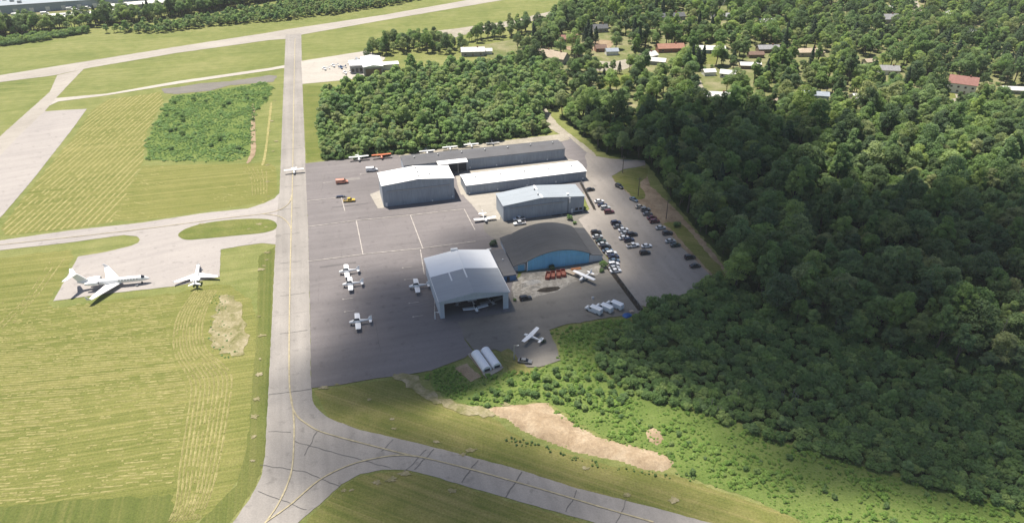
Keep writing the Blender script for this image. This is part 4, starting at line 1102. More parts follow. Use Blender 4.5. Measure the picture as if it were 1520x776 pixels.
GA, GB, GC, GD = 'cars beside the blue-grey hangar', 'cars beside the arched hangar', 'cars in the middle row', 'cars along the wood-side edge'
for q, k, c, dg, lab, g in (
    ((36.9, 317.8), 'sedan', 'black', 22, 'black car alone by the fence behind the blue-grey hangar', GA),
    ((39.8, 305.2), 'sedan', 'white', 14, 'white car at the upper end of the row beside the blue-grey hangar', GA),
    ((40.9, 301.4), 'sedan', 'navy', 14, 'dark navy car just below the white one beside the blue-grey hangar', GA),
    ((41.9, 298.4), 'suv', 'silver', 14, 'silver car third in the row beside the blue-grey hangar', GA),
    ((43.2, 294.4), 'suv', 'maroon', 12, 'dark maroon car at the lower end of the row beside the blue-grey hangar', GA),
    ((35.5, 275.3), 'suv', 'black', 14, 'black car at the upper end of the row beside the arched roof', GB),
    ((35.7, 271.7), 'sedan', 'silver', 14, 'silver car just below the black one beside the arched roof', GB),
    ((36.7, 268), 'sedan', 'green', 14, 'dark green car third in the row beside the arched roof', GB),
    ((37.4, 265.3), 'sedan', 'silver', 14, 'silver car fourth in the row beside the arched roof', GB),
    ((38.2, 262.9), 'suv', 'black', 14, 'black car fifth in the row beside the arched roof', GB),
    ((38.7, 259.9), 'sedan', 'steel_blue', 14, 'steel blue car sixth in the row beside the arched roof', GB),
    ((39.9, 257.7), 'suv', 'white', 14, 'white car seventh in the row beside the arched roof', GB),
    ((40.5, 255.1), 'sedan', 'navy', 14, 'dark navy car eighth in the row, level with the blue front', GB),
    ((40.4, 251.9), 'sedan', 'steel_blue', 14, 'blue-grey car ninth in the row, level with the blue front', GB),
    ((39.8, 249.1), 'suv', 'white', 14, 'white car third from the lower end of the row by the blue front', GB),
    ((39.7, 246.5), 'sedan', 'silver', 14, 'pale silver car second from the lower end of the row by the blue front', GB),
    ((40, 244.3), 'sedan', 'white', 14, 'white car at the lower end of the row by the blue front', GB),
    ((44.9, 284.1), 'suv', 'navy', 16, 'dark navy car at the upper end of the middle row', GC),
    ((45.5, 280.7), 'sedan', 'grey', 16, 'dark grey car second from the upper end of the middle row', GC),
    ((47.3, 277.9), 'sedan', 'white', 16, 'white car third in the middle row', GC),
    ((47.9, 274.7), 'sedan', 'silver', 16, 'silver car fourth in the middle row', GC),
    ((50.5, 273.5), 'suv', 'black', 16, 'black car right of the silver one in the middle row', GC),
    ((46.7, 270.8), 'sedan', 'white', 16, 'white car left of the navy one in the middle row', GC),
    ((48.5, 268.7), 'suv', 'navy', 16, 'navy car above the white pickup in the middle row', GC),
    ((49.5, 264), 'pickup', 'white', 16, 'white pickup with a dark bed at the lower end of the middle row', GC),
    ((55, 263.8), 'sedan', 'white', 14, 'white car standing behind the large black car off the middle row', GC),
    ((53.5, 258.2), 'suv', 'black', 12, 'large black car standing alone below the white car off the middle row', GC),
    ((51, 321.1), 'suv', 'black', -52, 'black car alone at the top of the wood-side edge', GD),
    ((55.9, 307), 'sedan', 'steel_blue', -52, 'dark blue car parked lengthwise at the car park edge', GD),
    ((57.7, 299.7), 'sedan', 'beige', 14, 'pale beige car at the upper end of the long wood-side row', GD),
    ((59.6, 296.8), 'suv', 'grey', 14, 'dark grey car just below the pale one in the wood-side row', GD),
    ((60, 292.7), 'sedan', 'grey', 14, 'grey car third in the wood-side row', GD),
    ((61.3, 288.9), 'sedan', 'maroon', 14, 'maroon car fourth in the wood-side row', GD),
    ((61.9, 285.4), 'suv', 'maroon', 14, 'darker maroon car below the other maroon car in the wood-side row', GD),
    ((63.5, 279.6), 'sedan', 'silver', 14, 'silver car sixth in the wood-side row', GD),
    ((65.5, 274.7), 'suv', 'black', 14, 'black car seventh in the wood-side row', GD),
    ((65.5, 268), 'sedan', 'silver', 14, 'silver car below the gap in the wood-side row', GD),
    ((67, 264.6), 'sedan', 'green', 14, 'dark green car below the silver one after the gap', GD),
    ((70.8, 254.6), 'suv', 'black', 14, 'black car second from the lower end of the wood-side edge', GD),
    ((71.6, 248.1), 'sedan', 'black', 14, 'black car at the lowest end of the wood-side edge', GD),
    ((3, 287.7), 'pickup', 'white', 196, 'white pickup parked against the blue-grey hangar wall', None),
    ((3.2, 283.6), 'pickup', 'white', 196, 'white pickup nearer the arched roof, beside the hangar-wall pickup', None),
    ((4.9, 225.2), 'suv', 'black', 16, 'black car right of the open hangar', None),
    ((4.1, 188.7), 'sedan', 'grey', -10, 'small grey car by itself on the old apron below the white plane', None),
    ((29, 217.3), 'van', 'white', 142, 'leftmost of the three white vans at the old apron edge', 'white vans'),
    ((32.9, 218.5), 'van', 'white', 141, 'middle one of the three white vans at the old apron edge', 'white vans'),
    ((36.8, 220.3), 'van', 'white', 140, 'rightmost and largest of the three white vans at the old apron edge', 'white vans'),
    ((-69.8, 340.5), 'van', 'white', 12, 'white van on the upper apron left of the tall white hangar', None),
    ((-81.8, 326.1), 'van', 'salmon', 12, 'salmon red van on the upper apron below the parked planes', None),
    ((-74.5, 306.2), 'pickup', 'yellow', 10, 'yellow pickup on the apron beside the painted line', None)):
    vehicle(q, k, c, dg, lab, g, scale=1.12 if k == 'van' and g else None, z=(ZM if g in (GA, GB, GC, GD) else Z4) + .005)
t = thing('tow_cart', 'long dark equipment cart behind the yellow pickup', 'cart', (-79.3, 310.5), R(8))
put('deck', MB().box(-2.4, -.55, .5, 2.4, .55, .65).mesh('deck'), 'car_grey', t)
put('load', MB().box(-1.9, -.45, .66, 1.2, .45, 1.0).mesh('load'), 'car_navy', t)
put('tow_bar', MB().box(2.4, -.05, .45, 4.2, .05, .55).mesh('tow_bar'), 'steel', t)
for x in (-1.7, 1.7):
    for s in (-1, 1):
        put('wheel', MB().tube((x, s * .5 - .08, .3 + ZM), (x, s * .5 + .08, .3 + ZM), .3, n=10).mesh('wheel'), 'rubber', t)

# ---------------------------------------------------------------- aircraft
def oval(x, zc, ry, rz, n=12, sq=1.0):
    return [(x, ry * math.cos(a), zc + rz * math.sin(a)) for a in [2 * math.pi * i / n for i in range(n)]]

def wing_mesh(name, side, root, tip, span, sweep, dihedral, th=.12, y0=0.0):
    """half wing from y0 outwards; x forward, leading edge swept back"""
    def sec(y, ch, xle, z):
        t = th * ch
        prof = [(0, 0), (-.08, .55), (-.3, .75), (-.6, .5), (-1, .03), (-1, -.03), (-.6, -.2), (-.3, -.35), (-.08, -.3)]
        return [(xle + px * ch, side * y, z + pz * t) for px, pz in prof]
    k = 5
    rings = []
    for i in range(k):
        f = i / (k - 1)
        ch = root + (tip - root) * f
        rings.append(sec(y0 + (span - y0) * f, ch * (1 if i < k - 1 else .9), -sweep * f, (span - y0) * f * math.tan(R(dihedral))))
    if side < 0:
        rings = [r[::-1] for r in rings]
    return MB().loft(rings).mesh(name)

def light_plane_parts(high, span=10.0, length=7.6):
    P = []
    s = length / 7.6
    z = 1.15
    st = [(2.55, z - .02, .18, .18), (2.4, z, .40, .36), (1.5, z + .05, .55, .50), (.8, z + .18, .60, .66), (-.3, z + .2, .58, .64), (-1.3, z + .15, .42, .45), (-3.2, z + .12, .22, .26), (-4.9, z + .15, .08, .14)]
    P.append(('fuselage', MB().loft([oval(x * s, zc, ry, rz)[::-1] for x, zc, ry, rz in st]).mesh('fuselage', True), 'paint', (0, 0, 0)))
    zw = z + .86 if high else z - .28
    for sd in (-1, 1):
        P.append(('wing', wing_mesh('wing', sd, 1.75, 1.45 if high else 1.65, span / 2, .08, 1.5 if high else 5.0, .13, .05 if high else .3), 'paint', (.75, 0, zw)))
        P.append(('tailplane', wing_mesh('tailplane', sd, 1.0, .75, 1.6, .15, 0, .08), 'paint', (-3.75 * s, 0, z + .2)))
    P.append(('fin', MB().prism_y([(-3.3 * s, z + .25), (-4.7 * s, z + .25), (-4.95 * s, z + 1.5), (-4.35 * s, z + 1.5)][::-1], -.05, .05).mesh('fin'), 'trim', (0, 0, 0)))
    if high:
        P.append(('windscreen', MB().loft([[(1.25, -.5, z + .5), (1.25, .5, z + .5), (.5, .56, z + .45), (.5, -.56, z + .45)], [(.85, -.42, z + .87), (.85, .42, z + .87), (-.4, .45, z + .87), (-.4, -.45, z + .87)]]).mesh('windscreen'), 'glass', (0, 0, 0)))
        for sd in (-1, 1):
            P.append(('strut', MB().tube((.5, sd * .45, z - .25), (.35, sd * 2.3, zw + .02), .04).mesh('strut'), 'paint', (0, 0, 0)))
    else:
        P.append(('canopy', MB().loft([[(1.3, -.46, z + .45), (1.3, .46, z + .45), (-.9, .46, z + .5), (-.9, -.46, z + .5)], [(.75, -.34, z + .92), (.75, .34, z + .92), (-.5, .34, z + .92), (-.5, -.34, z + .92)]]).mesh('canopy'), 'glass', (0, 0, 0)))
    P.append(('propeller', MB().box(2.56 * s, -.95, z - .1, 2.61 * s, .95, z + .06).tube((2.5 * s, 0, z - .02), (2.8 * s, 0, z - .02), .14, .03).mesh('propeller'), 'aircraft_grey', (0, 0, 0)))
    for x, y in ((1.9, 0), (-.05, 1.2), (-.05, -1.2)):
        P.append(('wheel', MB().tube((x, y - .07, .22), (x, y + .07, .22), .22, n=10).mesh('wheel'), 'rubber', (0, 0, 0)))
        P.append(('gear_leg', MB().tube((x, y, .22), (x, y * .35, z - .25), .045).mesh('gear_leg'), 'paint', (0, 0, 0)))
    P.append(('cheat_line', MB().box(-2.4 * s, -.43, z + .02, 1.6 * s, .43, z + .12).mesh('cheat_line'), 'trim', (0, 0, 0)) if False else ('spinner', MB().tube((2.5 * s, 0, z - .02), (2.62 * s, 0, z - .02), .17).mesh('spinner'), 'trim', (0, 0, 0)))
    return P
PLANES = {'high': light_plane_parts(True), 'low': light_plane_parts(False, 8.8, 7.2)}

def plane(q, kind, deg, label, paint='white', trim='white', group=None, scale=None, z=Z4, small=False):
    t = thing('light_aircraft', label, 'airplane', (*q, z + .01), R(deg), group, scale)
    for pn, me, mt, loc in PLANES[kind]:
        if small and pn in ('wheel', 'gear_leg', 'strut', 'spinner'):
            if pn != 'gear_leg':
                continue
        mt = 'aircraft_' + paint if mt == 'paint' else 'aircraft_' + trim if mt == 'trim' else mt
        put(pn, me, mt, t, loc)
    return t
GP1 = 'low-wing planes tied down on the apron'
plane((-63.7, 243), 'low', 194, 'white low-wing plane at the top of the close pair on the apron', group=GP1, scale=1.1)
plane((-60.6, 233.9), 'low', 193, 'white low-wing plane just below the top one of the close pair', group=GP1, scale=1.1)
plane((-53.5, 209.7), 'low', 193, 'white low-wing plane standing lowest on the apron', group=GP1, scale=1.1)
plane((-35.6, 232.5), 'low', 192, 'white low-wing plane left of the open hangar', group=GP1, scale=1.1)
plane((-11.8, 286.9), 'low', -74, 'white plane facing the camera beside the blue-grey hangar', scale=1.12)
plane((27.3, 238.6), 'high', 228, 'white high-wing plane in the yard before the blue hangar')
plane((6.2, 201.1), 'high', 147, 'white high-wing plane on the old apron above the tents', scale=.95)
plane((-107.8, 338), 'high', -76, 'white high-wing plane taxiing down the long taxiway', z=Z3, scale=.95)
plane((-78.6, 354.1), 'high', -76, 'white high-wing plane parked at the top edge of the apron')
plane((-67.4, 356.8), 'high', -76, 'orange-red high-wing plane parked at the top edge of the apron', 'red', 'red')
plane((-44.5, 362.7), 'high', -76, 'leftmost white plane behind the dark row hangar', group='planes behind the dark row hangar', scale=.82)
plane((-32.9, 368.2), 'high', -76, 'second white plane from the left behind the dark row hangar', group='planes behind the dark row hangar', scale=.82)
plane((-21.8, 372), 'high', -76, 'third white plane from the left behind the dark row hangar', group='planes behind the dark row hangar', scale=.82)
plane((-10.5, 375.8), 'low', -76, 'dark grey plane, rightmost behind the dark row hangar', 'grey', 'grey', group='planes behind the dark row hangar', scale=.82)
plane((-13, 218.3), 'low', -72, 'white plane with raised wing tips at the mouth of the open hangar', scale=1.05)
plane((-7.5, 222.6), 'low', -60, 'plane with shade greyed into its paint, deeper inside the open hangar on the right', 'grey', 'grey', scale=1.0)  # grey paint stands for the dim hangar interior
plane((-19.5, 222.2), 'high', -95, 'plane deeper inside the open hangar on the left', 'grey', 'grey', scale=1.0)  # greyed as well, interior shade put into the paint
for q, kd, cl, lab in (((-131.6, 516.5), 'low', 'white', 'leftmost small plane on the far white apron'), ((-127, 524), 'low', 'white', 'second small plane from the left on the far white apron'),
                       ((-120.7, 519.8), 'low', 'blue', 'dark blue small plane in the middle of the far white apron'), ((-116.2, 529.1), 'high', 'white', 'small plane just left of the terminal on the far apron'),
                       ((-115.3, 506.8), 'low', 'white', 'lowest of the small planes on the far white apron'), ((-112.9, 538.6), 'high', 'grey', 'grey small plane against the top of the white terminal')):
    plane(q, kd, 200, lab, cl, cl, 'small planes on the far apron', z=Z2, small=True, scale=.8)

def jet(q, deg, label, half=13.2, scale=1.0, high_tail=True):
    t = thing('business_jet', label, 'jet', (*q, Z2 + .02), R(deg), None, scale)
    z = 2.35
    st = [(14.0, z - .35, .10, .10), (13.4, z - .25, .55, .48), (12.2, z - .05, .95, .90), (10.4, z + .12, 1.18, 1.22), (6, z + .15, 1.22, 1.28), (-4, z + .15, 1.22, 1.28), (-8, z + .35, 1.08, 1.10), (-11.5, z + .75, .62, .68), (-13.8, z + 1.05, .22, .26)]
    put('fuselage', MB().loft([oval(x, zc, ry, rz, 18)[::-1] for x, zc, ry, rz in st]).mesh('fuselage', True), 'aircraft_white', t)
    for s in (-1, 1):
        put('wing', wing_mesh('wing', s, 6.2, 2.0, half, 8.2, 3.0, .10, .6), 'aircraft_white', t, (3.2, 0, z - .75))
        tipz = z - .75 + (half - .6) * math.tan(R(3))
        put('winglet', MB().prism_y([(-6.9, 0), (-5.0, 0), (-6.6, 1.5), (-7.4, 1.5)][::-1], -.05, .05).mesh('winglet'), 'aircraft_white', t, (0, s * half, tipz))
        put('engine', MB().loft([[(x, 2.1 * s + r * math.cos(a), z + 1.0 + r * math.sin(a)) for a in np.linspace(0, 2 * math.pi, 14, endpoint=False)][::-1] for x, r in ((-5.2, .66), (-5.8, .86), (-7.6, .90), (-9.6, .66), (-10.4, .48))]).mesh('engine', True), 'aircraft_white', t)
        put('intake', MB().tube((-5.19, 2.1 * s, z + 1.0), (-5.15, 2.1 * s, z + 1.0), .6, n=14).mesh('intake'), 'dark_inside', t)
        put('pylon', MB().box(-9, min(.8 * s, 1.5 * s), z + .9, -6.4, max(.8 * s, 1.5 * s), z + 1.1).mesh('pylon'), 'aircraft_white', t)
        put('tailplane', wing_mesh('tailplane', s, 2.7, 1.3, 5.2 if high_tail else 3.6, 3.0, 0, .09), 'aircraft_white', t, (-12.9, 0, z + 4.95) if high_tail else (-11.0, 0, z + 1.0))
        for k in range(7):
            put('window', MB().box(2.2 + k * 1.15, s * 1.17 - .05, z + .42, 2.75 + k * 1.15, s * 1.17 + .05, z + .78).mesh('window'), 'glass', t)
        put('main_wheel', MB().tube((-1.6, s * 2.1 - .25, .5), (-1.6, s * 2.1 + .25, .5), .5, n=12).mesh('main_wheel'), 'rubber', t)
        put('gear_leg', MB().tube((-1.6, s * 2.1, .5), (-1.6, s * 1.9, z - .7), .12).mesh('gear_leg'), 'steel', t)
    put('fin', MB().prism_y([(-8.6, z + 1.2), (-13.2, z + 1.2), (-15.6, z + 4.95), (-12.6, z + 4.95)][::-1] if high_tail else [(-9.6, z + 1.0), (-13.0, z + 1.0), (-14.2, z + 3.4), (-12.8, z + 3.4)][::-1], -.16, .16).mesh('fin'), 'aircraft_white', t)
    put('cockpit_glass', MB().loft([[(12.45, -.55, z + .62), (12.45, .55, z + .62), (11.3, .98, z + .78), (11.3, -.98, z + .78)], [(11.7, -.45, z + 1.13), (11.7, .45, z + 1.13), (10.9, .7, z + 1.3), (10.9, -.7, z + 1.3)]]).mesh('cockpit_glass'), 'glass', t)
    put('nose_wheel', MB().tube((10.6, -.2, .36), (10.6, .2, .36), .36, n=12).mesh('nose_wheel'), 'rubber', t)
    put('nose_leg', MB().tube((10.6, 0, .36), (10.7, 0, z - .9), .09).mesh('nose_leg'), 'steel', t)
    put('airstair', MB().box(8.6, -2.4, .4, 9.5, -1.15, .55).mesh('airstair'), 'aircraft_grey', t)
    return t
jet((-149, 234.6), 11.5, 'large white business jet with swept wings and a T-shaped tail on the west ramp', scale=.90)
jet((-120.2, 240.6), 105, 'smaller white jet with swept wings, nose away, near the right end of the west ramp', scale=.60, high_tail=False)

# ---------------------------------------------------------------- houses and far buildings
ROOFS = {'grey': (0.30, 0.30, 0.31), 'dark': (0.11, 0.115, 0.125), 'red': (0.30, 0.150, 0.125), 'orange': (0.36, 0.185, 0.13), 'tan': (0.44, 0.36, 0.27), 'white': (0.70, 0.69, 0.66), 'blue': (0.33, 0.37, 0.42), 'brown': (0.20, 0.13, 0.10)}
WALLS = {'white': (0.70, 0.69, 0.66), 'cream': (0.55, 0.50, 0.41), 'grey': (0.30, 0.30, 0.30), 'brown': (0.20, 0.15, 0.11), 'brick': (0.30, 0.14, 0.10), 'blue': (0.28, 0.33, 0.38), 'tan': (0.42, 0.36, 0.28)}
for k, c in ROOFS.items():
    plain('roof_' + k, c, 0.9, var=0.25, scale=0.8)
for k, c in WALLS.items():
    plain('wall_' + k, c, 0.85, var=0.12, scale=0.6)
HOUSES = []

def house(q, deg, w, d, ze, rise, roof, wall, label, name='house', cat='house', chimney=True, hip=False, wins=3):
    t = thing(name, label, cat, q, R(deg))
    HOUSES.append((q[0], q[1], 0.62 * max(w, d) + 3.0))
    f = Vector((-q[0], -q[1])).normalized()
    HOUSES.append((q[0] + f.x * 9, q[1] + f.y * 9, 0.5 * max(w, d) + 2.5))
    HOUSES.append((q[0] + f.x * 18, q[1] + f.y * 18, 0.5 * max(w, d) + 1.5))
    HOUSES.append((q[0] + f.x * 27, q[1] + f.y * 27, 0.42 * max(w, d) + 1.0))
    x0, x1, y0, y1 = -w / 2, w / 2, -d / 2, d / 2
    gab = [(y0, 0), (y1, 0), (y1, ze), (0, ze + rise - .15), (y0, ze)]
    if hip:
        put('wall', MB().box(x0, y0, 0, x1, y1, ze).mesh('wall'), 'wall_' + wall, t)
        e = .5
        r = MB().add([(x0 - e, y0 - e, ze + .02), (x1 + e, y0 - e, ze + .02), (x1 + e, y1 + e, ze + .02), (x0 - e, y1 + e, ze + .02), (x0 + d / 2, 0, ze + rise), (x1 - d / 2, 0, ze + rise)],
                     [(0, 1, 5, 4), (1, 2, 5), (2, 3, 4, 5), (3, 0, 4), (3, 2, 1, 0)])
        rf = put('roof', r.mesh('roof'), 'roof_' + roof, t)
    else:
        put('wall', MB().prism_x(gab, x0, x1).mesh('wall'), 'wall_' + wall, t)
        e = .45
        ez = ze - e * rise / (d / 2)
        r = MB().prism_x([(y0 - e, ez), (0, ze + rise), (y1 + e, ez), (y1 + e, ez + .2), (0, ze + rise + .22), (y0 - e, ez + .2)], x0 - e, x1 + e)
        rf = put('roof', r.mesh('roof'), 'roof_' + roof, t)
    if chimney:
        put('chimney', MB().box(w * .18, -.4, ze + rise * .5, w * .18 + .8, .4, ze + rise + 1.0).mesh('chimney'), 'brick_red', rf)
    if wins:
        floors = [1.0] if ze < 4.4 else [1.0, 3.7]
        for zf in floors:
            for i in range(wins):
                x = x0 + w * (i + .5) / wins
                if zf == 1.0 and i == wins // 2:
                    put('door', MB().box(x - .5, y0 - .07, 0, x + .5, y0 - .01, 2.1).mesh('door'), 'wall_brown', t)
                    continue
                wn_ = put('window', MB().box(x - .65, y0 - .06, zf, x + .65, y0 - .01, zf + 1.2).mesh('window'), 'glass', t)
                put('frame', MB().box(x - .75, y0 - .09, zf - .1, x + .75, y0 - .062, zf - .02).box(x - .75, y0 - .09, zf + 1.21, x + .75, y0 - .062, zf + 1.3).mesh('frame'), 'white_trim', wn_)
    return t

house((289.3, 467.4), -28, 16.0, 11.0, 6.4, 3.6, 'red', 'white', 'white two-storey house with a red roof on its own lawn', wins=4)
house((323.3, 464.7), -8, 17, 6, 2.6, 1.4, 'white', 'grey', 'long low white-roofed shed right of the red-roofed house', 'shed', 'shed', False, wins=0)
house((189.2, 450), -14, 15, 7, 4.2, 1.5, 'blue', 'blue', 'long building with a pale blue metal roof at the wood edge', 'barn', 'barn', False, wins=4)
house((216.5, 448.7), 12, 11, 7, 3.2, 1.8, 'white', 'cream', 'pale cream-roofed house right of the blue metal roof')
house((221.2, 554), 4, 20, 9, 3.2, 2.0, 'tan', 'tan', 'wide house with a tan roof between tall dark trees', hip=True)
house((324.4, 657.3), 6, 17, 9, 4.0, 3.2, 'grey', 'grey', 'grey gabled house beside the lane at the top right')
house((343.9, 702.2), 6, 8, 6, 3.0, 1.6, 'white', 'white', 'small white shed above the grey gabled house', 'shed', 'shed', False, wins=0)
house((259.8, 507.6), -8, 13, 8, 3.2, 2.2, 'grey', 'white', 'grey-roofed house among trees left of the red-roofed house')
house((256.1, 529.1), 15, 9, 6, 2.8, 1.4, 'tan', 'cream', 'small tan garage beside a pale lawn', 'garage', 'garage', False, wins=0)
house((386.4, 672.5), 70, 14, 8, 3.4, 2.2, 'white', 'blue', 'pale blue-white house at the top right beyond the lane')
house((139.4, 670), 12, 24, 9, 3.2, 2.2, 'dark', 'grey', 'long house with a slate grey roof at the top of the village')
house((195.6, 731.4), 8, 20, 10, 3.4, 2.4, 'grey', 'white', 'large pale house at the very top edge of the village')
house((45.3, 593.4), 8, 13, 8, 3.0, 2.2, 'red', 'brick', 'brick house with a red roof at the left of the farm yard')
house((32.7, 536), -32, 15, 10, 4.0, 3.4, 'tan', 'grey', 'grey-tan gabled house at the left end of the village')
house((24.5, 550.3), -20, 13, 8, 3.0, 2.2, 'tan', 'tan', 'low tan-roofed house half hidden left of the gabled one')
house((67, 565.3), 8, 8, 6, 2.8, 2.0, 'brown', 'brick', 'small brown-roofed house in the middle of the village', chimney=False)
house((74.4, 555.9), 8, 9, 6, 3.0, 1.6, 'blue', 'white', 'small shed with a pale blue-white roof beside the brown one', 'shed', 'shed', False, wins=0)
house((99.8, 543.1), 34, 12, 8, 3.2, 2.0, 'white', 'cream', 'house with a bright pale roof left of the orange-roofed one')
house((103.7, 530.8), -18, 13, 7, 2.8, 1.6, 'white', 'grey', 'low pale-roofed garage below the bright roofed house', 'garage', 'garage', False, wins=0)
house((119.7, 565.3), 6, 20, 9, 3.2, 2.4, 'orange', 'brick', 'long house with an orange-red roof in the village middle')
house((149, 561.5), -5, 22, 8, 3.0, 2.0, 'white', 'blue', 'long house with a white roof above a yellow lawn')
house((193.3, 563.4), 4, 16, 8, 3.0, 2.0, 'grey', 'brown', 'grey-roofed house above the brown shed')
house((179.9, 548.5), 2, 11, 6, 2.6, 1.5, 'brown', 'brown', 'brown low shed beside the small yellow lawn', 'shed', 'shed', False, wins=0)
house((168.2, 520.6), -6, 14, 7, 2.6, 1.4, 'white', 'brown', 'long white-roofed shed below the brown one', 'shed', 'shed', False, wins=0)
house((135.2, 504.4), 10, 8, 6, 2.6, 1.4, 'white', 'white', 'small white-roofed shed between dark conifers', 'shed', 'shed', False, wins=0)
house((147.3, 499.7), -20, 10, 7, 2.8, 1.8, 'white', 'white', 'white-roofed cottage right of the dark conifers', chimney=False)
house((128.4, 451.3), -8, 17, 8, 3.0, 2.0, 'white', 'white', 'wide white-roofed house low in the village near the wood')
house((158.3, 439.7), 30, 8, 6, 2.8, 1.8, 'tan', 'tan', 'small tan-roofed cabin in a gap of the wood', 'cabin', 'cabin', False, wins=0)
house((72.7, 626.2), 10, 12, 8, 3.4, 2.4, 'dark', 'grey', 'dark slate-roofed house shaded by tall conifers')
house((183.3, 670), 8, 15, 8, 3.2, 2.0, 'grey', 'white', 'pale grey-roofed house below the large house at the top edge')
house((217.8, 649.9), 5, 13, 7, 3.0, 1.8, 'white', 'cream', 'cream house with a white roof high in the village, right of centre')
house((373.6, 612.7), -12, 13, 8, 3.2, 2.0, 'grey', 'white', 'grey-roofed house high above the red-roofed one')
house((299.8, 705.1), 10, 14, 8, 3.2, 2.0, 'tan', 'cream', 'tan-roofed house near the top edge left of the lane')
house((-29.2, 554), 5, 17, 8, 3.6, 2.2, 'white', 'grey', 'white-roofed house at the edge of the airfield trees')
house((-19.2, 557.8), 5, 8, 5, 2.6, 1.4, 'white', 'white', 'small white shed right of the white-roofed airfield house', 'shed', 'shed', False, wins=0)
t = thing('storage_tank', 'small round white tank on a lawn in the village', 'tank', (95.9, 581.1))
put('shell', MB().tube((0, 0, 0), (0, 0, 3.2), 2.2, n=16).mesh('shell'), 'white_trim', t)
put('dome', MB().loft([[(r * math.cos(a), r * math.sin(a), 3.2 + z) for a in np.linspace(0, 2 * math.pi, 16, endpoint=False)] for r, z in ((2.2, 0), (1.8, .6), (1.0, 1.0), (.2, 1.15))]).mesh('dome', True), 'white_trim', t)
HOUSES.append((*(95.9, 581.1), 5))

HOUSES += [(*(276.1, 446.1), 10), (*(267.6, 436), 9), (*(272.6, 459.2), 10), (*(303.5, 453.9), 11), (*(284.5, 446.1), 8), (*(311.1, 448.7), 9)]

# airfield terminal
t = thing('terminal_building', 'bright white-roofed terminal with a grey hangar front at the far apron', 'terminal', (-100.8, 499.7), R(14))
put('main_hall', MB().box(0, 0, 0, 13, 26, 6.2).mesh('main_hall'), 'wall_grey', t)
put('roof', MB().prism_y([(-.4, 6.21), (13.4, 6.21), (13.4, 6.5), (6.5, 7.6), (-.4, 6.5)], -.4, 26.4).mesh('roof'), 'white_roof', t)
put('hangar_door', MB().box(1.2, -.12, .05, 11.8, -.02, 5.0).mesh('hangar_door'), 'wall_brown', t)
put('west_block', MB().box(-8.6, 8, 0, -.05, 22, 5.4).mesh('west_block'), 'wall_grey', t)
put('west_roof', MB().box(-8.9, 9.2, 5.42, -.45, 22.3, 5.7).mesh('west_roof'), 'white_roof', t)
put('east_block', MB().box(13.05, 12, 0, 25, 19, 3.6).mesh('east_block'), 'wall_white', t)
put('east_roof', MB().box(13.45, 11.7, 3.62, 25.3, 19.3, 3.9).mesh('east_roof'), 'white_roof', t)
for k in range(3):
    put('window', MB().box(-7.8 + k * 2.7, 7.9, 1.2, -6.0 + k * 2.7, 7.98, 3.6).mesh('window'), 'glass', t)
HOUSES.append((*(-97.9, 515.7), 16))
HOUSES.append((*(-97.6, 499.7), 12))

# works at the top left
t = thing('factory', 'huge low factory with a pale blue-grey flat roof at the top left corner', 'factory', (-461.9, 688.5), R(21))
W_, D_ = 148, 90
put('wall', MB().box(-90, 0, 0, W_ - 8, D_, 7.2).mesh('wall'), 'wall_blue', t)
put('roof', MB().box(-90.4, -.4, 7.21, W_ - 7.6, D_ + .4, 7.6).mesh('roof'), 'pale_blue_roof', t)
for k in range(26):
    put('roof_unit', MB().box(-60 + k * 7.5, 4 + (k * 37) % 46, 7.61, -57 + k * 7.5, 8 + (k * 37) % 46, 9.6).mesh('roof_unit'), 'steel', t)
for k in range(16):
    put('dock_door', MB().box(-80 + k * 13, -.12, .2, -76.4 + k * 13, -.02, 4).mesh('dock_door'), 'wall_white', t)
t = thing('warehouse', 'low warehouse with a pale grey roof and dark front below the factory', 'warehouse', (-405.2, 653.5), R(22))
put('wall', MB().box(0, 0, 0, 62, 16, 4.2).mesh('wall'), 'wall_grey', t)
put('roof', MB().box(-.4, -.4, 4.21, 62.4, 16.4, 4.5).mesh('roof'), 'roof_white', t)
for k in range(8):
    put('roller_door', MB().box(3 + k * 7.4, -.12, .1, 7.4 + k * 7.4, -.02, 3.2).mesh('roller_door'), 'wall_brown', t)
for k in range(5):
    put('roof_unit', MB().box(6 + k * 11, 5, 4.51, 8 + k * 11, 7.5, 5.6).mesh('roof_unit'), 'steel', t)
house((-340, 719.5), 22, 40, 14, 4.5, 1.0, 'white', 'grey', 'long pale-roofed depot between the far tree belts', 'depot', 'depot', False, wins=0)
house((-368.9, 710.8), 22, 24, 10, 3.8, 1.0, 'white', 'white', 'pale-roofed depot left of the long one in the trees', 'depot', 'depot', False, wins=0)
YARD = 'cars outside the far warehouse'
for q, c, lab in (((-444.2, 683.1), 'white', 'white van at the far left of the works yard'), ((-434, 677.8), 'white', 'white van second from the left in the works yard'), ((-421.2, 688.5), 'white', 'white van in the works yard under the factory wall'),
                  ((-408.1, 707.9), 'white', 'white van near the right end of the factory'), ((-399.5, 700.9), 'silver', 'silver van below the right end of the factory'), ((-394.5, 710.8), 'white', 'white van at the right corner of the factory')):
    vehicle(q, 'van', c, 22, lab, YARD, z=0.03, scale=1.2)

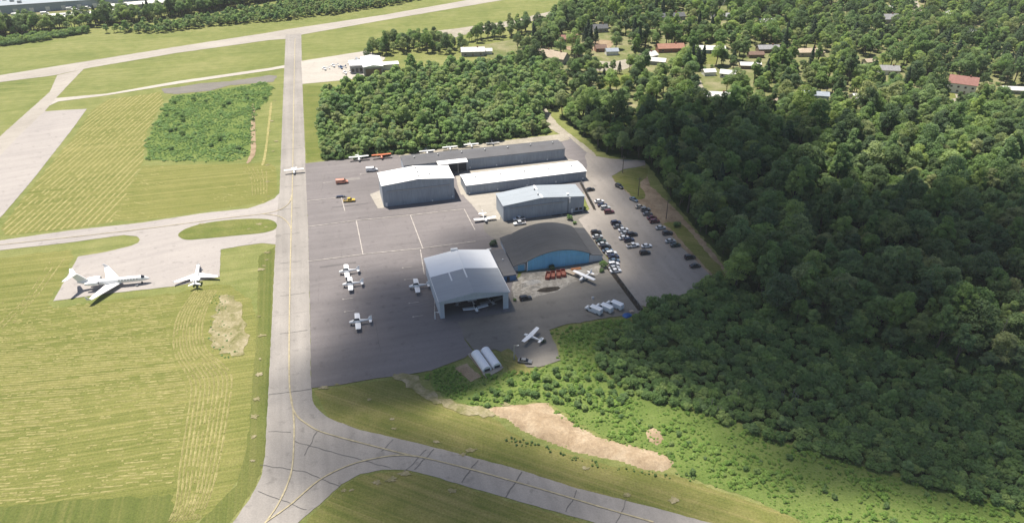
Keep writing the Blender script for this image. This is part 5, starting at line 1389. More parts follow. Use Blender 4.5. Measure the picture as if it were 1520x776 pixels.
# ---------------------------------------------------------------- plants
def leaves_on(lobes, n, size, seed, flat=0.0, cut=0.9):
    """leaf sprays over the outside of a set of lobes (centre, radius)"""
    g = np.random.default_rng(seed)
    cs = np.array([l[0] for l in lobes]); rs = np.array([l[1] for l in lobes])
    k = g.choice(len(lobes), n * 2, p=rs ** 2 / (rs ** 2).sum())
    d = g.normal(size=(n * 2, 3)); d /= np.linalg.norm(d, axis=1)[:, None]
    d[:, 2] = np.where(d[:, 2] < -.35, -d[:, 2], d[:, 2])
    p = cs[k] + d * (rs[k] * g.uniform(.70, 1.22, n * 2))[:, None] * np.array([1, 1, .9])
    inside = np.zeros(n * 2, bool)
    for c, r in zip(cs, rs):
        inside |= (((p - c) / np.array([1, 1, .9])) ** 2).sum(1) < (r * .78) ** 2
    keep = np.where(~inside | (g.random(n * 2) < .10))[0][:n]
    p, d = p[keep], d[keep]
    nr = d + g.normal(size=d.shape) * .55
    nr[:, 2] += flat
    nr /= np.linalg.norm(nr, axis=1)[:, None]
    a = np.cross(nr, g.normal(size=nr.shape)); a /= np.linalg.norm(a, axis=1)[:, None]
    b = np.cross(nr, a)
    s = size * g.uniform(.55, 1.45, len(p))[:, None]
    asp = g.uniform(.55, 1.0, len(p))[:, None]
    q = np.stack([p - a * s * .5 - b * s * .5 * asp * .6, p + a * s * .15 - b * s * .5 * asp, p + a * s * .5 + b * s * .2 * asp, p - a * s * .1 + b * s * .5 * asp], 1)
    return q

def quads_mesh(name, q):
    n = len(q)
    me = bpy.data.meshes.new(name)
    me.vertices.add(4 * n)
    me.vertices.foreach_set('co', q.reshape(-1).astype(np.float32))
    me.loops.add(4 * n)
    me.loops.foreach_set('vertex_index', np.arange(4 * n, dtype=np.int32))
    me.polygons.add(n)
    me.polygons.foreach_set('loop_start', np.arange(0, 4 * n, 4, dtype=np.int32))
    me.update(calc_edges=True)
    return me

def broadleaf(seed, h, r, n_lobes, n_leaf, leaf, base=.08):
    g = np.random.default_rng(seed)
    lobes = []
    zc = h * (base + (1 - base) * .52)
    rz = h * (1 - base) * .52
    for i in range(n_lobes):
        a = 2.4 * i + g.uniform(-.4, .4)
        f = g.uniform(-.55, .95)
        rad = math.sqrt(max(.05, 1 - f * f)) * r * g.uniform(.50, .82)
        lr = r * g.uniform(.19, .36)
        lobes.append(((rad * math.cos(a), rad * math.sin(a), zc + f * rz * .66), lr))
    lobes.append(((0, 0, zc), r * .55))
    lobes.append(((g.uniform(-.2, .2) * r, g.uniform(-.2, .2) * r, h - r * .38), r * .38))
    crown = quads_mesh('crown', leaves_on(lobes, n_leaf, leaf, seed + 100, .6))
    tr = MB()
    tr.tube((0, 0, -.1), (0.1 * r, 0, zc * .75), .035 * h * .7, .018 * h, 7)
    for i in range(6):
        c = lobes[i % n_lobes][0]
        tr.tube((0.06 * r, 0, zc * (.45 + .05 * i)), (c[0] * .8, c[1] * .8, c[2]), .012 * h, .004 * h, 5)
    return crown, tr.mesh('trunk')

def conifer(seed, h, r, n_leaf, leaf):
    g = np.random.default_rng(seed)
    t = g.random(n_leaf) ** .75
    a = g.uniform(0, 2 * math.pi, n_leaf)
    tier = .75 + .35 * np.abs(np.sin(t * 26 + a * .5))
    rad = r * (1 - t) ** .8 * tier * g.uniform(.55, 1.05, n_leaf) + .1
    p = np.stack([rad * np.cos(a), rad * np.sin(a), h * (.12 + .88 * t)], 1)
    nr = np.stack([np.cos(a), np.sin(a), np.full(n_leaf, .9)], 1) + g.normal(size=(n_leaf, 3)) * .35
    nr /= np.linalg.norm(nr, axis=1)[:, None]
    u = np.cross(nr, g.normal(size=nr.shape)); u /= np.linalg.norm(u, axis=1)[:, None]
    v = np.cross(nr, u)
    s = leaf * g.uniform(.6, 1.4, n_leaf)[:, None]
    q = np.stack([p - u * s * .5 - v * s * .25, p + u * s * .5 - v * s * .25, p + u * s * .3 + v * s * .3, p - u * s * .4 + v * s * .3], 1)
    return quads_mesh('crown', q), MB().tube((0, 0, -.1), (0, 0, h * .9), .022 * h, .004 * h, 6).mesh('trunk')

def shrub(seed, h, r, n_lobes, n_leaf, leaf):
    g = np.random.default_rng(seed)
    lobes = [((0, 0, h * .45), r * .6)]
    for i in range(n_lobes):
        a = 2.4 * i + g.uniform(-.5, .5)
        rad = r * g.uniform(.3, .65)
        lobes.append(((rad * math.cos(a), rad * math.sin(a), h * g.uniform(.25, .68)), r * g.uniform(.30, .45)))
    return quads_mesh('shrub', leaves_on(lobes, n_leaf, leaf, seed + 50, .6))

TREES = [broadleaf(s, h, r, nl, 3400, .50) for s, h, r, nl in ((1, 13, 4.4, 20), (2, 15, 4.8, 24), (3, 10, 3.8, 16), (4, 17, 3.6, 22), (5, 11, 4.9, 22), (6, 14, 4.0, 20), (7, 9, 3.3, 14), (8, 16, 5.4, 28))]
TONES = ('dark', 'mid', 'pale')
YOUNG = [broadleaf(s, h, r, nl, 1700, .50, .15) for s, h, r, nl in ((21, 7.5, 2.9, 9), (22, 9, 3.2, 10), (23, 6.5, 2.7, 8), (24, 8.5, 2.6, 10), (25, 7, 3.1, 9))]
CONES = [conifer(s, h, r, 1500, .7) for s, h, r in ((31, 14, 2.9), (32, 17, 3.2), (33, 11, 2.6))]
SHRUBS = [shrub(s, h, r, nl, 620, .42) for s, h, r, nl in ((41, 2.6, 1.9, 7), (42, 3.2, 2.1, 8), (43, 2.2, 2.0, 7), (44, 3.6, 1.9, 8))]
CLUMPS = [shrub(s, h, r, nl, 200, .34) for s, h, r, nl in ((51, .9, 1.0, 5), (52, .7, 1.2, 6), (53, 1.2, 1.1, 5))]

def joined(name, crown, trunk, leaf_mat):
    """crown and trunk in one mesh, for the mass of the wood"""
    nc, nt_ = len(crown.vertices), len(trunk.vertices)
    vs = [tuple(v.co) for v in trunk.vertices]
    me = bpy.data.meshes.new(name)
    cv = np.empty(nc * 3, np.float32)
    crown.vertices.foreach_get('co', cv)
    vs = [tuple(x) for x in cv.reshape(-1, 3)] + vs
    fs = [tuple(p.vertices) for p in crown.polygons] + [tuple(i + nc for i in p.vertices) for p in trunk.polygons]
    me.from_pydata(vs, [], fs)
    me.materials.append(M[leaf_mat])
    me.materials.append(M['bark'])
    mi = np.zeros(len(fs), np.int32)
    mi[len(crown.polygons):] = 1
    me.polygons.foreach_set('material_index', mi)
    me.update()
    return me

LIB = {}
def library(key, meshes):
    col = bpy.data.collections.new(key)
    for i, me in enumerate(meshes):
        o = bpy.data.objects.new('%s_%02d' % (key, i), me)
        col.objects.link(o)
    LIB[key] = col

def with_mat(me, mat):
    m = me.copy()
    m.materials.clear()
    m.materials.append(M[mat])
    return m
library('wood_source', [joined('wood_tree', c, t_, 'leaf_wood_' + k) for c, t_ in TREES for k in ('dark', 'mid', 'mid', 'pale')] + [joined('wood_tree', c, t_, 'leaf_conifer') for c, t_ in CONES[:1]])
library('young_source', [joined('young_tree', c, t_, 'leaf_young') for c, t_ in YOUNG])
library('shrub_source', [with_mat(m, k) for m in SHRUBS for k in ('leaf_shrub', 'leaf_shrub', 'leaf_shrub_pale')])
library('bright_source', [with_mat(m, 'leaf_bright') for m in CLUMPS])
library('thicket_source', [with_mat(m, 'leaf_thicket') for m in CLUMPS])

def plant_mass(name, key, pts, smin, smax, label, cat, patchy=0.0):
    """the uncounted rest of a wood or thicket, as one object"""
    n = len(pts)
    sizes = rng.uniform(smin, smax, n)
    if patchy:
        sizes *= np.array([1 + patchy * (mnoise.noise((x * .11, y * .11, 3)) + .6 * mnoise.noise((x * .35, y * .35, 8))) for x, y in pts])
    me = bpy.data.meshes.new(name)
    me.from_pydata([(x, y, 0) for x, y in pts], [], [])
    for an, ty, val in (('turn', 'FLOAT', rng.uniform(0, 6.28, n)), ('lean', 'FLOAT', rng.uniform(-.12, .12, n)), ('size', 'FLOAT', sizes), ('tall', 'FLOAT', sizes * rng.uniform(.75, 1.25, n)), ('pick', 'INT', rng.integers(0, 600, n))):
        at = me.attributes.new(an, ty, 'POINT')
        at.data.foreach_set('value', val.astype(np.int32 if ty == 'INT' else np.float32))
    o = bpy.data.objects.new(name, me)
    C.objects.link(o)
    ng = bpy.data.node_groups.new(name, 'GeometryNodeTree')
    ng.interface.new_socket('Geometry', in_out='INPUT', socket_type='NodeSocketGeometry')
    ng.interface.new_socket('Geometry', in_out='OUTPUT', socket_type='NodeSocketGeometry')
    N_ = ng.nodes
    gi, go = N_.new('NodeGroupInput'), N_.new('NodeGroupOutput')
    ci = N_.new('GeometryNodeCollectionInfo')
    ci.inputs['Collection'].default_value = LIB[key]
    ci.inputs['Separate Children'].default_value = True
    ci.inputs['Reset Children'].default_value = True
    ip = N_.new('GeometryNodeInstanceOnPoints')
    ip.inputs['Pick Instance'].default_value = True
    def attr(nm, ty):
        a = N_.new('GeometryNodeInputNamedAttribute')
        a.data_type = ty
        a.inputs['Name'].default_value = nm
        return a.outputs[0]
    cx = N_.new('ShaderNodeCombineXYZ')
    ng.links.new(attr('turn', 'FLOAT'), cx.inputs[2])
    ng.links.new(attr('lean', 'FLOAT'), cx.inputs[0])
    sx = N_.new('ShaderNodeCombineXYZ')
    ng.links.new(attr('size', 'FLOAT'), sx.inputs[0])
    ng.links.new(attr('size', 'FLOAT'), sx.inputs[1])
    ng.links.new(attr('tall', 'FLOAT'), sx.inputs[2])
    ng.links.new(gi.outputs[0], ip.inputs['Points'])
    ng.links.new(ci.outputs[0], ip.inputs['Instance'])
    ng.links.new(attr('pick', 'INT'), ip.inputs['Instance Index'])
    ng.links.new(cx.outputs[0], ip.inputs['Rotation'])
    ng.links.new(sx.outputs[0], ip.inputs['Scale'])
    ng.links.new(ip.outputs[0], go.inputs[0])
    md = o.modifiers.new('plants', 'NODES')
    md.node_group = ng
    return tag(o, label, cat, kind='stuff')

def tree(name, proto, q, s, label, cat, group, leaf, part='crown'):
    t = thing(name, label, cat, q, random.uniform(0, 6.28), group, s)
    t.scale = (s, s * random.uniform(.85, 1.15), s * random.uniform(.8, 1.2))
    put(part, proto[0], leaf, t)
    put('trunk', proto[1], 'bark', t)
    return t

def split_nearest(pts, n, view=1.0):
    ok = in_view(pts, view)
    d = np.where(ok, np.hypot(pts[:, 0], pts[:, 1]), 1e9)
    order = np.argsort(d)
    n = min(n, int(ok.sum()))
    return pts[order[:n]], pts[order[n:]]

CLEAR = [[(16.5, 438.5), (19.9, 441), (28, 407.9), (43.7, 361.8), (43.2, 356.4), (37.2, 359.9), (30.7, 384.7)], [(50.3, 354.6), (70.3, 356.4), (68.4, 344.2), (49.9, 331.2)]]
# the tall wood on the right
def describe(tone, s):
    size = 'small' if s < .72 else 'tall' if s > 1.0 else 'middling'
    return size + ' ' + {'dark': 'dark green', 'mid': 'mid green', 'pale': 'pale yellow-green'}[tone]

def some_tree(name, q, smin, smax, where, group):
    """a broadleaf tree of any shape and tone, labelled by its look and place"""
    s = random.uniform(smin, smax)
    tone = random.choices(TONES, (.34, .42, .24))[0]
    return tree(name, random.choice(TREES), q, s, '%s broadleaf tree %s' % (describe(tone, s), where), 'tree', group, 'leaf_wood_' + tone)

def band(x, names, edges):
    for n_, e in zip(names, edges):
        if x < e:
            return n_
    return names[-1]
pts = scatter(WOOD, 5.6, .9, 1.0, HOUSES + CLEAR + [[(80.7, 266.9), (86.8, 245.5), (81.6, 229.3), (81, 236.7), (78, 261.3)]])
near, rest = split_nearest(pts, 290)
for i, p in enumerate(near):
    x, y = p
    if y < 262:
        w = band(x, ('where the wood meets the car park corner', 'at the wood edge above the left scrub', 'at the wood edge above the middle scrub', 'at the wood edge above the right scrub'), (85, 120, 160))
        g = 'lower edge trees of the wood'
    elif x < 105:
        w, g = band(y, ('at the wood edge beside the lower car park', 'at the wood edge beside the upper car park'), (300,)), 'wood edge trees beside the car park'
    else:
        w, g = band(x, ('inside the wood behind the car park', 'inside the middle of the dark wood', 'inside the wood towards the right edge'), (130, 165)), 'trees inside the dark wood'
    some_tree('broadleaf_tree', (x, y), .50, 1.22, w, g)
plant_mass('woodland', 'wood_source', rest, .48, 1.25, 'dense broadleaf woodland stretching across the right half', 'woodland', .25)
# a few pale dead trunks in the wood
for q, lab in (((108.8, 286), 'bare pale dead tree standing in the dark wood'), ((159.6, 195.2), 'bare pale dead trunk at the right end of the wood edge'), ((133.5, 210.5), 'thin dead trunk at the lower edge of the wood'), ((155.1, 202.7), 'pale dead trunk left of the right-hand dead trunk'), ((175.6, 214.6), 'tall pale dead trunk near the right frame edge'), ((149.7, 305.9), 'grey dead trunk deep inside the wood')):
    t = thing('dead_tree', lab, 'tree', q, random.uniform(0, 6))
    tr = MB().tube((0, 0, 0), (.3, .1, 13), .25, .07, 7)
    for k in range(9):
        a, z = k * 2.4, 5 + k * .85
        tr.tube((.25 * z / 13, 0, z), (1.5 * math.cos(a), 1.5 * math.sin(a), z + 1.0), .07, .02, 4)
    put('trunk', tr.mesh('trunk'), 'dead_wood', t)

for k in range(13):
    x0_, y0_ = (71.6, 166.9)
    q = (x0_ + random.uniform(-13, 14), y0_ + random.uniform(-4, 5))
    t = thing('dead_sapling', 'bare pale dead stem in the grey cluster amid the scrub', 'dead stem', q, random.uniform(0, 6), 'dead stems amid the scrub')
    h = random.uniform(3.6, 5.8)
    put('stem', MB().tube((0, 0, 0), (.2, .1, h), .10, .04, 5).tube((.1, 0, h * .5), (.7, .3, h * .85), .05, .02, 4).tube((.1, 0, h * .6), (-.5, .4, h * .9), .05, .02, 4).mesh('stem'), 'dead_wood', t)

# the young wood behind the hangars
pts = scatter(YOUNGWOOD, 4.2, .8, .95, HOUSES + CLEAR + [[(-154.7, 543.1), (-110.6, 569.2), (-91.9, 546.7), (-99.5, 502.9), (-102.2, 492.1), (-138.4, 480.2)]])
near, rest = split_nearest(pts, 150)
for x, y in near:
    s = random.uniform(.6, 1.2)
    w = band(x, ('beside the long taxiway', 'behind the parked planes', 'behind the dark row hangar', 'near the gravel track'), (-85, -50, 5))
    tree('young_tree', random.choice(YOUNG), (x, y), s, '%s young tree at the front of the young wood %s' % ('small' if s < .8 else 'tall' if s > 1.0 else 'middling', w), 'tree', 'front trees of the young wood', 'leaf_young')
plant_mass('young_woodland', 'young_source', rest, .6, 1.4, 'dense young woodland between the taxiway and the gravel track', 'woodland', .4)
plant_mass('young_wood_oaks', 'wood_source', scatter(YOUNGWOOD, 13, 1.0, .6, HOUSES + CLEAR), .5, .85, 'taller trees rising through the young woodland', 'trees')
edge = scatter([(-120, 451.3), (-117.4, 459.2), (-106.6, 401.4), (-96.2, 359.9), (-57.3, 369.2), (-22, 380.7), (21, 399.2), (19.6, 391.9), (-21.8, 374.9), (-56.4, 361.8), (-96.7, 352.8)], 2.6, .8)
plant_mass('young_wood_hem', 'shrub_source', edge, .5, 1.0, 'low shrubs along the foot of the young wood', 'shrubs')

# village trees
VILLAGE = [(22.1, 619.4), (54, 677.8), (126.2, 860.5), (762.7, 948.9), (378.7, 426.3), (324.5, 429.9), (255.7, 438.5), (197.9, 438.5), (153.1, 426.3), (123.7, 438.5), (95.8, 421.6), (79.1, 417), (34.9, 436), (20.8, 502.9), (7.2, 529.1), (2.5, 561.5)]
OPEN = [[(41.1, 585.1), (80.4, 606.1), (78.2, 569.2), (60.7, 557.8), (45.5, 557.8)], [(52.4, 543.1), (71.2, 539.5), (90.7, 548.5), (88.9, 529.1), (77.6, 512.4), (60.8, 509.2)], [(58.3, 502.9), (85.6, 512.4), (79.5, 475.9), (56.8, 470.2)], [(286.6, 496.6), (300.8, 502.9), (288.6, 453.9), (270.9, 436), (264.4, 446.1)],
        [(303.9, 470.2), (335.6, 475.9), (319.5, 448.7), (294.9, 446.1)], [(135.3, 561.5), (160.2, 561.5), (146.1, 525.7), (130.7, 525.7)], [(410.1, 821.8), (422.9, 821.8), (359.3, 652.3), (344.3, 647.4)], [(261.9, 550.3), (284.5, 554), (270.5, 522.3), (252.3, 522.3)], [(120.7, 493.6), (129.8, 493.6), (124.9, 461.9), (118.5, 461.9)], [(83.8, 581.1), (93.2, 581.1), (91.5, 554), (82, 550.3)]]
pts = scatter(VILLAGE, 7.2, 1.0, .74, HOUSES + OPEN)
cone = rng.random(len(pts)) < .045
for x, y in pts[cone & in_view(pts, 1.0)]:
    tree('conifer_tree', random.choice(CONES), (x, y), random.uniform(.7, 1.1), 'dark pointed conifer among the gardens, ' + band(y, ('nearest the wood', 'in the village middle', 'far up in the village'), (480, 600)), 'tree', 'conifers in the village', 'leaf_conifer')
near, rest = split_nearest(pts[~cone], 120)
for x, y in near:
    some_tree('garden_tree', (x, y), .5, 1.1, 'in the gardens ' + band(x, ('beside the gravel track', 'above the wood, left part', 'above the wood, middle part', 'around the red-roofed house'), (60, 120, 220)), 'garden trees in the village')
plant_mass('village_trees', 'wood_source', rest, .65, 1.15, 'mass of broadleaf trees filling the village gardens', 'trees')
for q, s in (((56.9, 585.1), 1.1), ((61.3, 587.2), 1.2), ((65.3, 585.1), 1.0), ((60.1, 597.6), 1.15), ((127.1, 522.3), 1.0), ((129.5, 515.7), 1.1), ((134, 519), 1.05), ((74, 506), .6), ((62.3, 496.6), .55), ((87, 522.3), .7), ((83.3, 502.9), .6)):
    tree('conifer_tree', random.choice(CONES), q, s, 'dark pointed conifer in the cluster ' + ('beside the farm yard' if q[0] < 60 and q[1] > 560 else 'round the cul-de-sac' if q[0] < 110 else 'by the small white sheds'), 'tree', 'conifers in the village', 'leaf_conifer')
plant_mass('garden_shrubs', 'shrub_source', scatter(VILLAGE, 9, .9, .5, HOUSES + OPEN), .6, 1.1, 'garden shrubs between the village houses', 'shrubs')

# tree belts at the top left and along the runway
BELT1 = [(-432.1, 585.1), (-410.4, 601.8), (-382.1, 619.4), (-358, 637.8), (-324.5, 652.3), (-289.7, 683.1), (-266.9, 705.1), (-233.4, 740.5), (-199.9, 793), (-252.4, 860.5), (-327.5, 821.8), (-332.1, 705.1), (-360.7, 667.4), (-360.5, 652.3), (-397.7, 637.8), (-434.7, 642.6), (-462.9, 633.1)]
pts = scatter(BELT1, 5.4, .85, .95, HOUSES)
near, rest = split_nearest(pts, 40)
for x, y in near:
    some_tree('belt_tree', (x, y), .6, 1.05, 'in the belt between the works and the runway', 'trees of the runway belt')
plant_mass('tree_belt', 'wood_source', rest, .7, 1.1, 'belt of broadleaf trees beyond the runway grass', 'trees')
plant_mass('tree_belt', 'wood_source', scatter([(-379.5, 693.9), (-345, 728.3), (-342, 786), (-263.6, 902.7), (-454.4, 948.9), (-404.8, 753)], 6, .9, .85, HOUSES), .7, 1.1, 'far trees behind the depots at the top edge', 'trees')
plant_mass('belt_scrub', 'young_source', scatter([(-276.1, 662.3), (-249.2, 688.5), (-189.5, 746.7), (-139, 800), (-85.4, 821.8), (-67.9, 779.2), (-103, 734.4), (-158, 688.5), (-199.7, 662.3), (-231.8, 652.3), (-261.4, 637.8), (-288, 619.4), (-337.8, 619.4)], 3.6, .9, .9), .5, .95, 'scrubby belt of young trees along the far side of the runway', 'scrub')
plant_mass('yard_shrubs', 'shrub_source', scatter([(-406.9, 561.5), (-395.7, 577.1), (-373.4, 593.4), (-348.9, 619.4), (-355.6, 633.1), (-382.8, 610.5), (-405.4, 593.4), (-432.1, 585.1)], 2.6, .9, .85), .8, 1.6, 'shrubs at the foot of the tree belt, top left', 'shrubs')
pts = scatter([(-103.9, 529.1), (-100, 550.3), (-61, 561.5), (-29.3, 536), (-36.2, 573.1), (-63.6, 589.2), (-90.7, 593.4), (-105.4, 585.1), (-108.8, 561.5)], 6.2, .85, 1.0, HOUSES)
for x, y in pts:
    some_tree('belt_tree', (x, y), .5, .95, 'in the clump right of the terminal', 'trees beside the terminal')
pts = scatter([(-48.3, 561.5), (-36.9, 585.1), (-10.7, 597.6), (16.6, 619.4), (53.6, 672.5), (95.5, 753), (123.6, 840.7), (85.4, 821.8), (65.2, 728.3), (22.9, 642.6), (-11, 614.9), (-52.7, 585.1)], 6.6, .85, .95, HOUSES)
for x, y in pts:
    some_tree('belt_tree', (x, y), .55, 1.05, 'in the line between the perimeter road and the village', 'trees along the perimeter road')

# scrub below the wood
pts = scatter(SHRUBLAND, 2.5, .85, .96)
near, rest = split_nearest(pts, 300)
for i, (x, y) in enumerate(near):
    s = random.uniform(.5, 1.25)
    tone = random.choice(('leaf_shrub', 'leaf_shrub', 'leaf_shrub_pale'))
    o = put('shrub', random.choice(SHRUBS), tone, None, (x, y, 0), random.uniform(0, 6.28), (s, s, s * random.uniform(.8, 1.2)))
    w = band(x, ('beside the white vans', 'at the left end of the scrub', 'along the lower scrub, left part', 'along the lower scrub, middle part', 'along the lower scrub, right part'), (48, 62, 80, 105))
    tag(o, '%s %s rounded shrub %s' % ('low' if s < .75 else 'large' if s > 1.0 else 'middling', 'pale green' if 'pale' in tone else 'dark green', w), 'shrub', 'shrubs of the lower scrub')
plant_mass('scrubland', 'shrub_source', rest, .6, 1.25, 'wide dark scrubland between the wood and the green bank', 'scrub', .7)
for x, y in scatter(SHRUBLAND, 17, 1.0, .55):
    if in_view(np.array([[x, y]]), 1.0)[0]:
        tree('young_tree', random.choice(YOUNG), (x, y), random.uniform(.55, .85), 'slender young tree rising above the scrub', 'tree', 'young trees in the scrub', 'leaf_young')
plant_mass('bank_growth', 'bright_source', scatter(rough_edge(GREENBANK, 3, 4.0, 5), 1.1, 1.0, .62, [[(-25.8, 185.4), (-19.1, 188.2), (-12.6, 179.5), (-14.2, 169.5), (-20.4, 171.9), (-25.1, 178.2)]]), .22, .62, 'bright green low growth covering the bank', 'ground cover', 1.1)
plant_mass('bank_bushes', 'shrub_source', scatter(GREENBANK, 5.5, 1.0, .4, [[(-25.8, 185.4), (-19.1, 188.2), (-12.6, 179.5), (-14.2, 169.5), (-20.4, 171.9), (-25.1, 178.2)]]), .2, .55, 'low darker bushes dotted over the green bank', 'bushes')
plant_mass('bank_shrubs', 'shrub_source', scatter([(-12.2, 171.9), (-8.3, 177.6), (8.5, 181.4), (19.4, 186.4), (30.7, 181.4), (41, 173.5), (36.3, 168.9), (19.9, 166), (11.2, 171.3), (2, 170.7), (-8, 167.7)], 2.6, .9, .7), .35, .75, 'bushy growth along the top of the sand bank', 'shrubs')
plant_mass('bank_edge_growth', 'bright_source', scatter([(10.6, 170.7), (12.8, 167.2), (15.5, 165.1), (19.5, 160.6), (25.3, 155.9), (31.4, 153.2), (40.2, 150.1), (45.1, 147.6), (44.1, 142.2), (42.4, 144.6), (41.5, 147.1), (35.4, 149.1), (27.3, 152.2), (21, 155.4), (16, 160.3), (12.3, 164.2)], 1.3, 1.0, .6), .2, .6, 'ragged green growth spilling over the upper edge of the sand bank', 'ground cover', .8)
plant_mass('bank_foot_shrubs', 'shrub_source', scatter([(-1.5, 157.5), (5.7, 153.2), (17.9, 147.6), (29.7, 144.1), (40.6, 141.7), (48.8, 142.2), (48.2, 139.3), (35.9, 140.3), (21.9, 144.1), (7.5, 150.1), (-3, 153.2)], 1.0, 1.0, .5), .07, .24, 'line of weeds along the foot of the sand bank', 'weeds')
plant_mass('patch_weeds', 'bright_source', scatter([(-25.7, 184.8), (-19, 186.8), (-13.4, 178.8), (-14.6, 170.7), (-20.4, 172.6), (-24.6, 178.2)], 1.0, .9, .9), .3, .6, 'flat patch of deep green weeds left of the tents', 'weeds')
plant_mass('yard_grass', 'bright_source', scatter([(12.7, 205.7), (25.8, 210.5), (40.1, 212.9), (33.1, 202.7), (27.4, 191.6), (17.3, 188.2), (16, 195.2)], 1.4, .9, .6), .35, .8, 'rough weeds behind the white vans', 'weeds')
plant_mass('scrub_hedge', 'shrub_source', scatter([(30.7, 181.4), (41.1, 173.8), (57.8, 166), (77.7, 153.5), (96.8, 144.6), (113.1, 137), (135.5, 127.6), (134.6, 126.1), (112.3, 135.4), (96.1, 142.9), (77.2, 151.7), (57.3, 163.7), (40.7, 171.3)], 2.0, .9, .9), .6, 1.0, 'dark hem of shrubs where the scrub meets the bank', 'shrubs')

plant_mass('patch_edge_weeds', 'thicket_source', scatter(rough_edge([(-110.8, 227.5), (-107.3, 230.2), (-102.7, 227.5), (-100.9, 214.6), (-94.6, 202.7), (-88.3, 193.4), (-90.6, 190.2), (-98.7, 195.2), (-103.5, 202.7), (-106.3, 214.6)], 2, 2.5), 1.5, 1.0, .45), .15, .4, 'sparse weeds on the bare patch of the mown field', 'weeds')
plant_mass('sand_weeds', 'bright_source', scatter([(-5, 165.4), (-0.6, 157.5), (7.6, 154.3), (18.1, 149.1), (29.9, 145.6), (41.8, 143.6), (44.2, 146.6), (36.5, 144.6), (19, 153.5), (13.8, 163.1), (11.1, 168.9), (0, 167.4)], 2.6, 1.0, .35), .12, .35, 'sparse weeds on the sand bank', 'weeds')

# the square of thicket left of the taxiway
plant_mass('thicket', 'thicket_source', scatter(rough_edge(SHRUBBLOCK, 3, 5.0, 2), 1.3, .9, .8), .25, .75, 'square thicket of low green growth left of the long taxiway', 'thicket', 1.0)
pts = scatter(SHRUBBLOCK, 9.5, 1.0, .22)
for x, y in pts:
    o = put('thicket_bush', random.choice(SHRUBS), 'leaf_shrub', None, (x, y, 0), random.uniform(0, 6.28), (random.uniform(.55, 1.0),) * 3)
    tag(o, 'darker bush standing above the square thicket', 'bush', 'bushes in the thicket')

# single bushes by the hangars
for q, s, lab in (((-7.5, 265.2), .95, 'dark round bush behind the open hangar'), ((25.3, 287.9), .8, 'green bush at the corner of the blue-grey hangar'), ((27.1, 284.1), .55, 'small bush right of the arched roof'),
                  ((15.5, 246.5), .75, 'dark green bush before the blue front wall'), ((35.6, 248), .9, 'green bush at the right end of the blue front'), ((34.7, 244.5), .6, 'small green bush below the end of the blue front'),
                  ((1, 224.4), .4, 'small bush at the right front corner of the open hangar'), ((10.4, 199.3), .5, 'dark bush added as the tail shadow right of the white plane on the old apron'),  # the dark bush is added as the shadow of the plane tail
                  ((70.8, 282.2), .9, 'bush on the bare margin under the wood edge'), ((32.6, 297.7), .5, 'reddish low bush by the right corner of the blue-grey hangar')):
    o = put('bush', random.choice(SHRUBS), 'leaf_conifer' if 'dark' in lab else 'leaf_shrub', None, (*q, Z3), random.uniform(0, 6), (s,) * 3)
    tag(o, lab, 'bush')

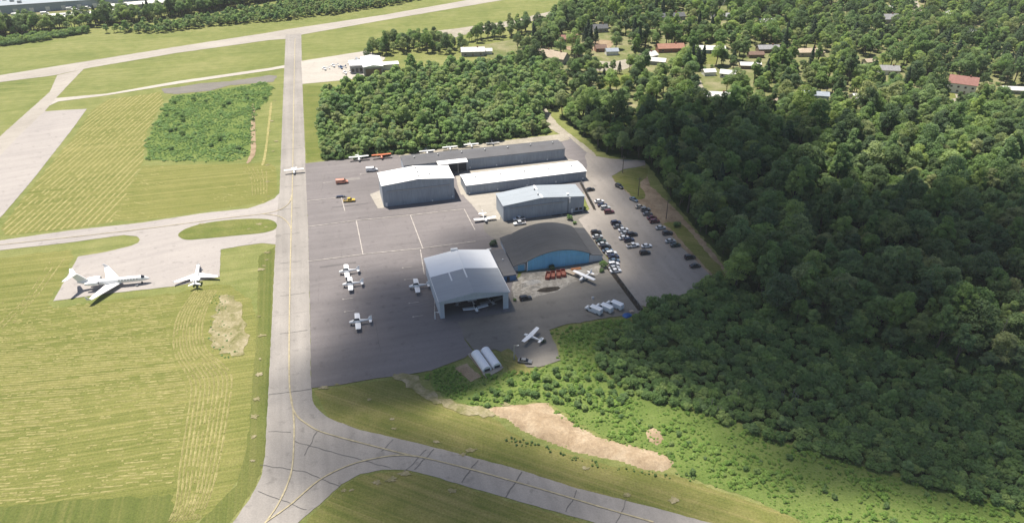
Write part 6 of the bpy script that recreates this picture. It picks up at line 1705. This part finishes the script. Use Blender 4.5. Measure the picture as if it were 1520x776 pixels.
# ---------------------------------------------------------------- clouds overhead, out of the picture, whose shadows lie on the field
CLOUD_H = 620.0
def cloud(name, lumps, label, cell=7.0, dens=0.045, seed=0):
    """a flat-based fair-weather cloud: a closed skin whose thickness comes from overlapping billows"""
    off = np.array([-SHADOW[0], -SHADOW[1]]) * CLOUD_H
    L = np.array([(x, y, rx, ry, t_, R(a)) for (x, y), rx, ry, a, t_ in lumps])
    x0, x1 = (L[:, 0] - 2.3 * L[:, 2:4].max(1)).min(), (L[:, 0] + 2.3 * L[:, 2:4].max(1)).max()
    y0, y1 = (L[:, 1] - 2.3 * L[:, 2:4].max(1)).min(), (L[:, 1] + 2.3 * L[:, 2:4].max(1)).max()
    nx, ny = int((x1 - x0) / cell) + 1, int((y1 - y0) / cell) + 1
    T = np.zeros((nx, ny))
    for i in range(nx):
        for j in range(ny):
            x, y = x0 + i * cell, y0 + j * cell
            wx = x + 16 * mnoise.noise((x * .012, y * .012, seed)) + 7 * mnoise.noise((x * .04, y * .04, seed + 3))
            wy = y + 16 * mnoise.noise((x * .012, y * .012, seed + 11)) + 7 * mnoise.noise((x * .04, y * .04, seed + 5))
            s = 0.0
            for lx, ly, rx, ry, t_, a in L:
                dx, dy = wx - lx, wy - ly
                u, v = (dx * math.cos(a) + dy * math.sin(a)) / rx, (-dx * math.sin(a) + dy * math.cos(a)) / ry
                s += t_ * math.exp(-(u * u + v * v) ** 1.5)
            s = min(s, 75) * (1 + .30 * mnoise.noise((x * .03, y * .03, seed + 2)))
            T[i, j] = max(0, s - 2.5)
    T[0, :] = T[-1, :] = 0
    T[:, 0] = T[:, -1] = 0
    vs, top, bot = [], {}, {}
    for i in range(nx):
        for j in range(ny):
            p = (x0 + i * cell + off[0], y0 + j * cell + off[1])
            if T[i, j] > 0:
                top[i, j] = len(vs); vs.append((*p, CLOUD_H + .75 * T[i, j]))
                bot[i, j] = len(vs); vs.append((*p, CLOUD_H - .25 * T[i, j]))
            else:
                top[i, j] = bot[i, j] = len(vs); vs.append((*p, CLOUD_H))
    fs = []
    for i in range(nx - 1):
        for j in range(ny - 1):
            k = [(i, j), (i + 1, j), (i + 1, j + 1), (i, j + 1)]
            if max(T[q] for q in k) > 0:
                fs.append(tuple(top[q] for q in k))
                fs.append(tuple(bot[q] for q in k[::-1]))
    me = bpy.data.meshes.new(name)
    me.from_pydata(vs, [], fs)
    me.validate()
    me.update()
    m = bpy.data.materials.new('cloud_vapour')
    m.use_nodes = True
    nt = m.node_tree
    nt.nodes.remove(nt.nodes['Principled BSDF'])
    pv = nt.nodes.new('ShaderNodeVolumePrincipled')
    pv.inputs['Color'].default_value = (0.97, 0.97, 0.97, 1)
    pv.inputs['Density'].default_value = dens
    nt.links.new(pv.outputs[0], nt.nodes['Material Output'].inputs['Volume'])
    me.materials.append(m)
    o = bpy.data.objects.new(name, me)
    C.objects.link(o)
    return tag(o, label, 'cloud', kind='stuff')

cloud('cloud', [((-35.2, 215.4), 26, 24, 30, 66), ((-34.3, 188.8), 34, 15, 18, 56), ((-26.6, 234.4), 20, 14, 15, 18), ((-9.6, 261.3), 22, 15, 15, 14), ((10.7, 254.3), 22, 16, 15, 22), ((4.8, 214.6), 38, 18, 15, 26), ((40.8, 227.5), 30, 14, 0, 12),
                ((50.7, 337.6), 14, 12, 0, 8), ((100.3, 305.9), 36, 54, 10, 80), ((91.8, 246.5), 34, 30, 0, 60), ((125.2, 251.6), 62, 48, 0, 75), ((91.3, 369.2), 38, 40, 0, 70), ((126.4, 373), 48, 30, 0, 52), ((162.1, 262.4), 70, 34, 5, 44), ((207.1, 273.8), 60, 26, 10, 26),
                ((109.2, 214.6), 66, 22, -5, 42), ((78.3, 214.6), 52, 24, 0, 56), ((78.7, 183.1), 60, 18, -15, 40), ((113.6, 166), 60, 24, -10, 24), ((138.8, 157.5), 60, 24, -10, 26), ((91.3, 144.6), 30, 12, -15, 26)],
      'broad patchy fair-weather cloud drifting over the airfield', dens=.055, seed=4)
cloud('cloud', [((-36.5, 144.6), 30, 16, -20, 20), ((-55.3, 154.8), 14, 12, 0, 10), ((-13.9, 133), 34, 18, -20, 26), ((9.9, 122.5), 36, 20, -20, 22), ((-23.1, 157.5), 34, 10, -20, 16), ((20.9, 134.1), 30, 8, -20, 10)],
      'smaller cloud trailing the broad one', seed=9)

# ---------------------------------------------------------------- summer haze
hz = MB().box(-1990, -590, -1.0, 1990, 3590, 153.0).mesh('haze')
hm_ = bpy.data.materials.new('haze')
hm_.use_nodes = True
hn = hm_.node_tree
hn.nodes.remove(hn.nodes['Principled BSDF'])
hv = hn.nodes.new('ShaderNodeVolumePrincipled')
hv.inputs['Color'].default_value = (0.92, 0.96, 1.0, 1)
hv.inputs['Density'].default_value = 0.00008
hn.links.new(hv.outputs[0], hn.nodes['Material Output'].inputs['Volume'])
hz.materials.append(hm_)
ho = bpy.data.objects.new('haze', hz)
C.objects.link(ho)
tag(ho, 'thin blue summer haze over the whole airfield', 'haze', kind='stuff')
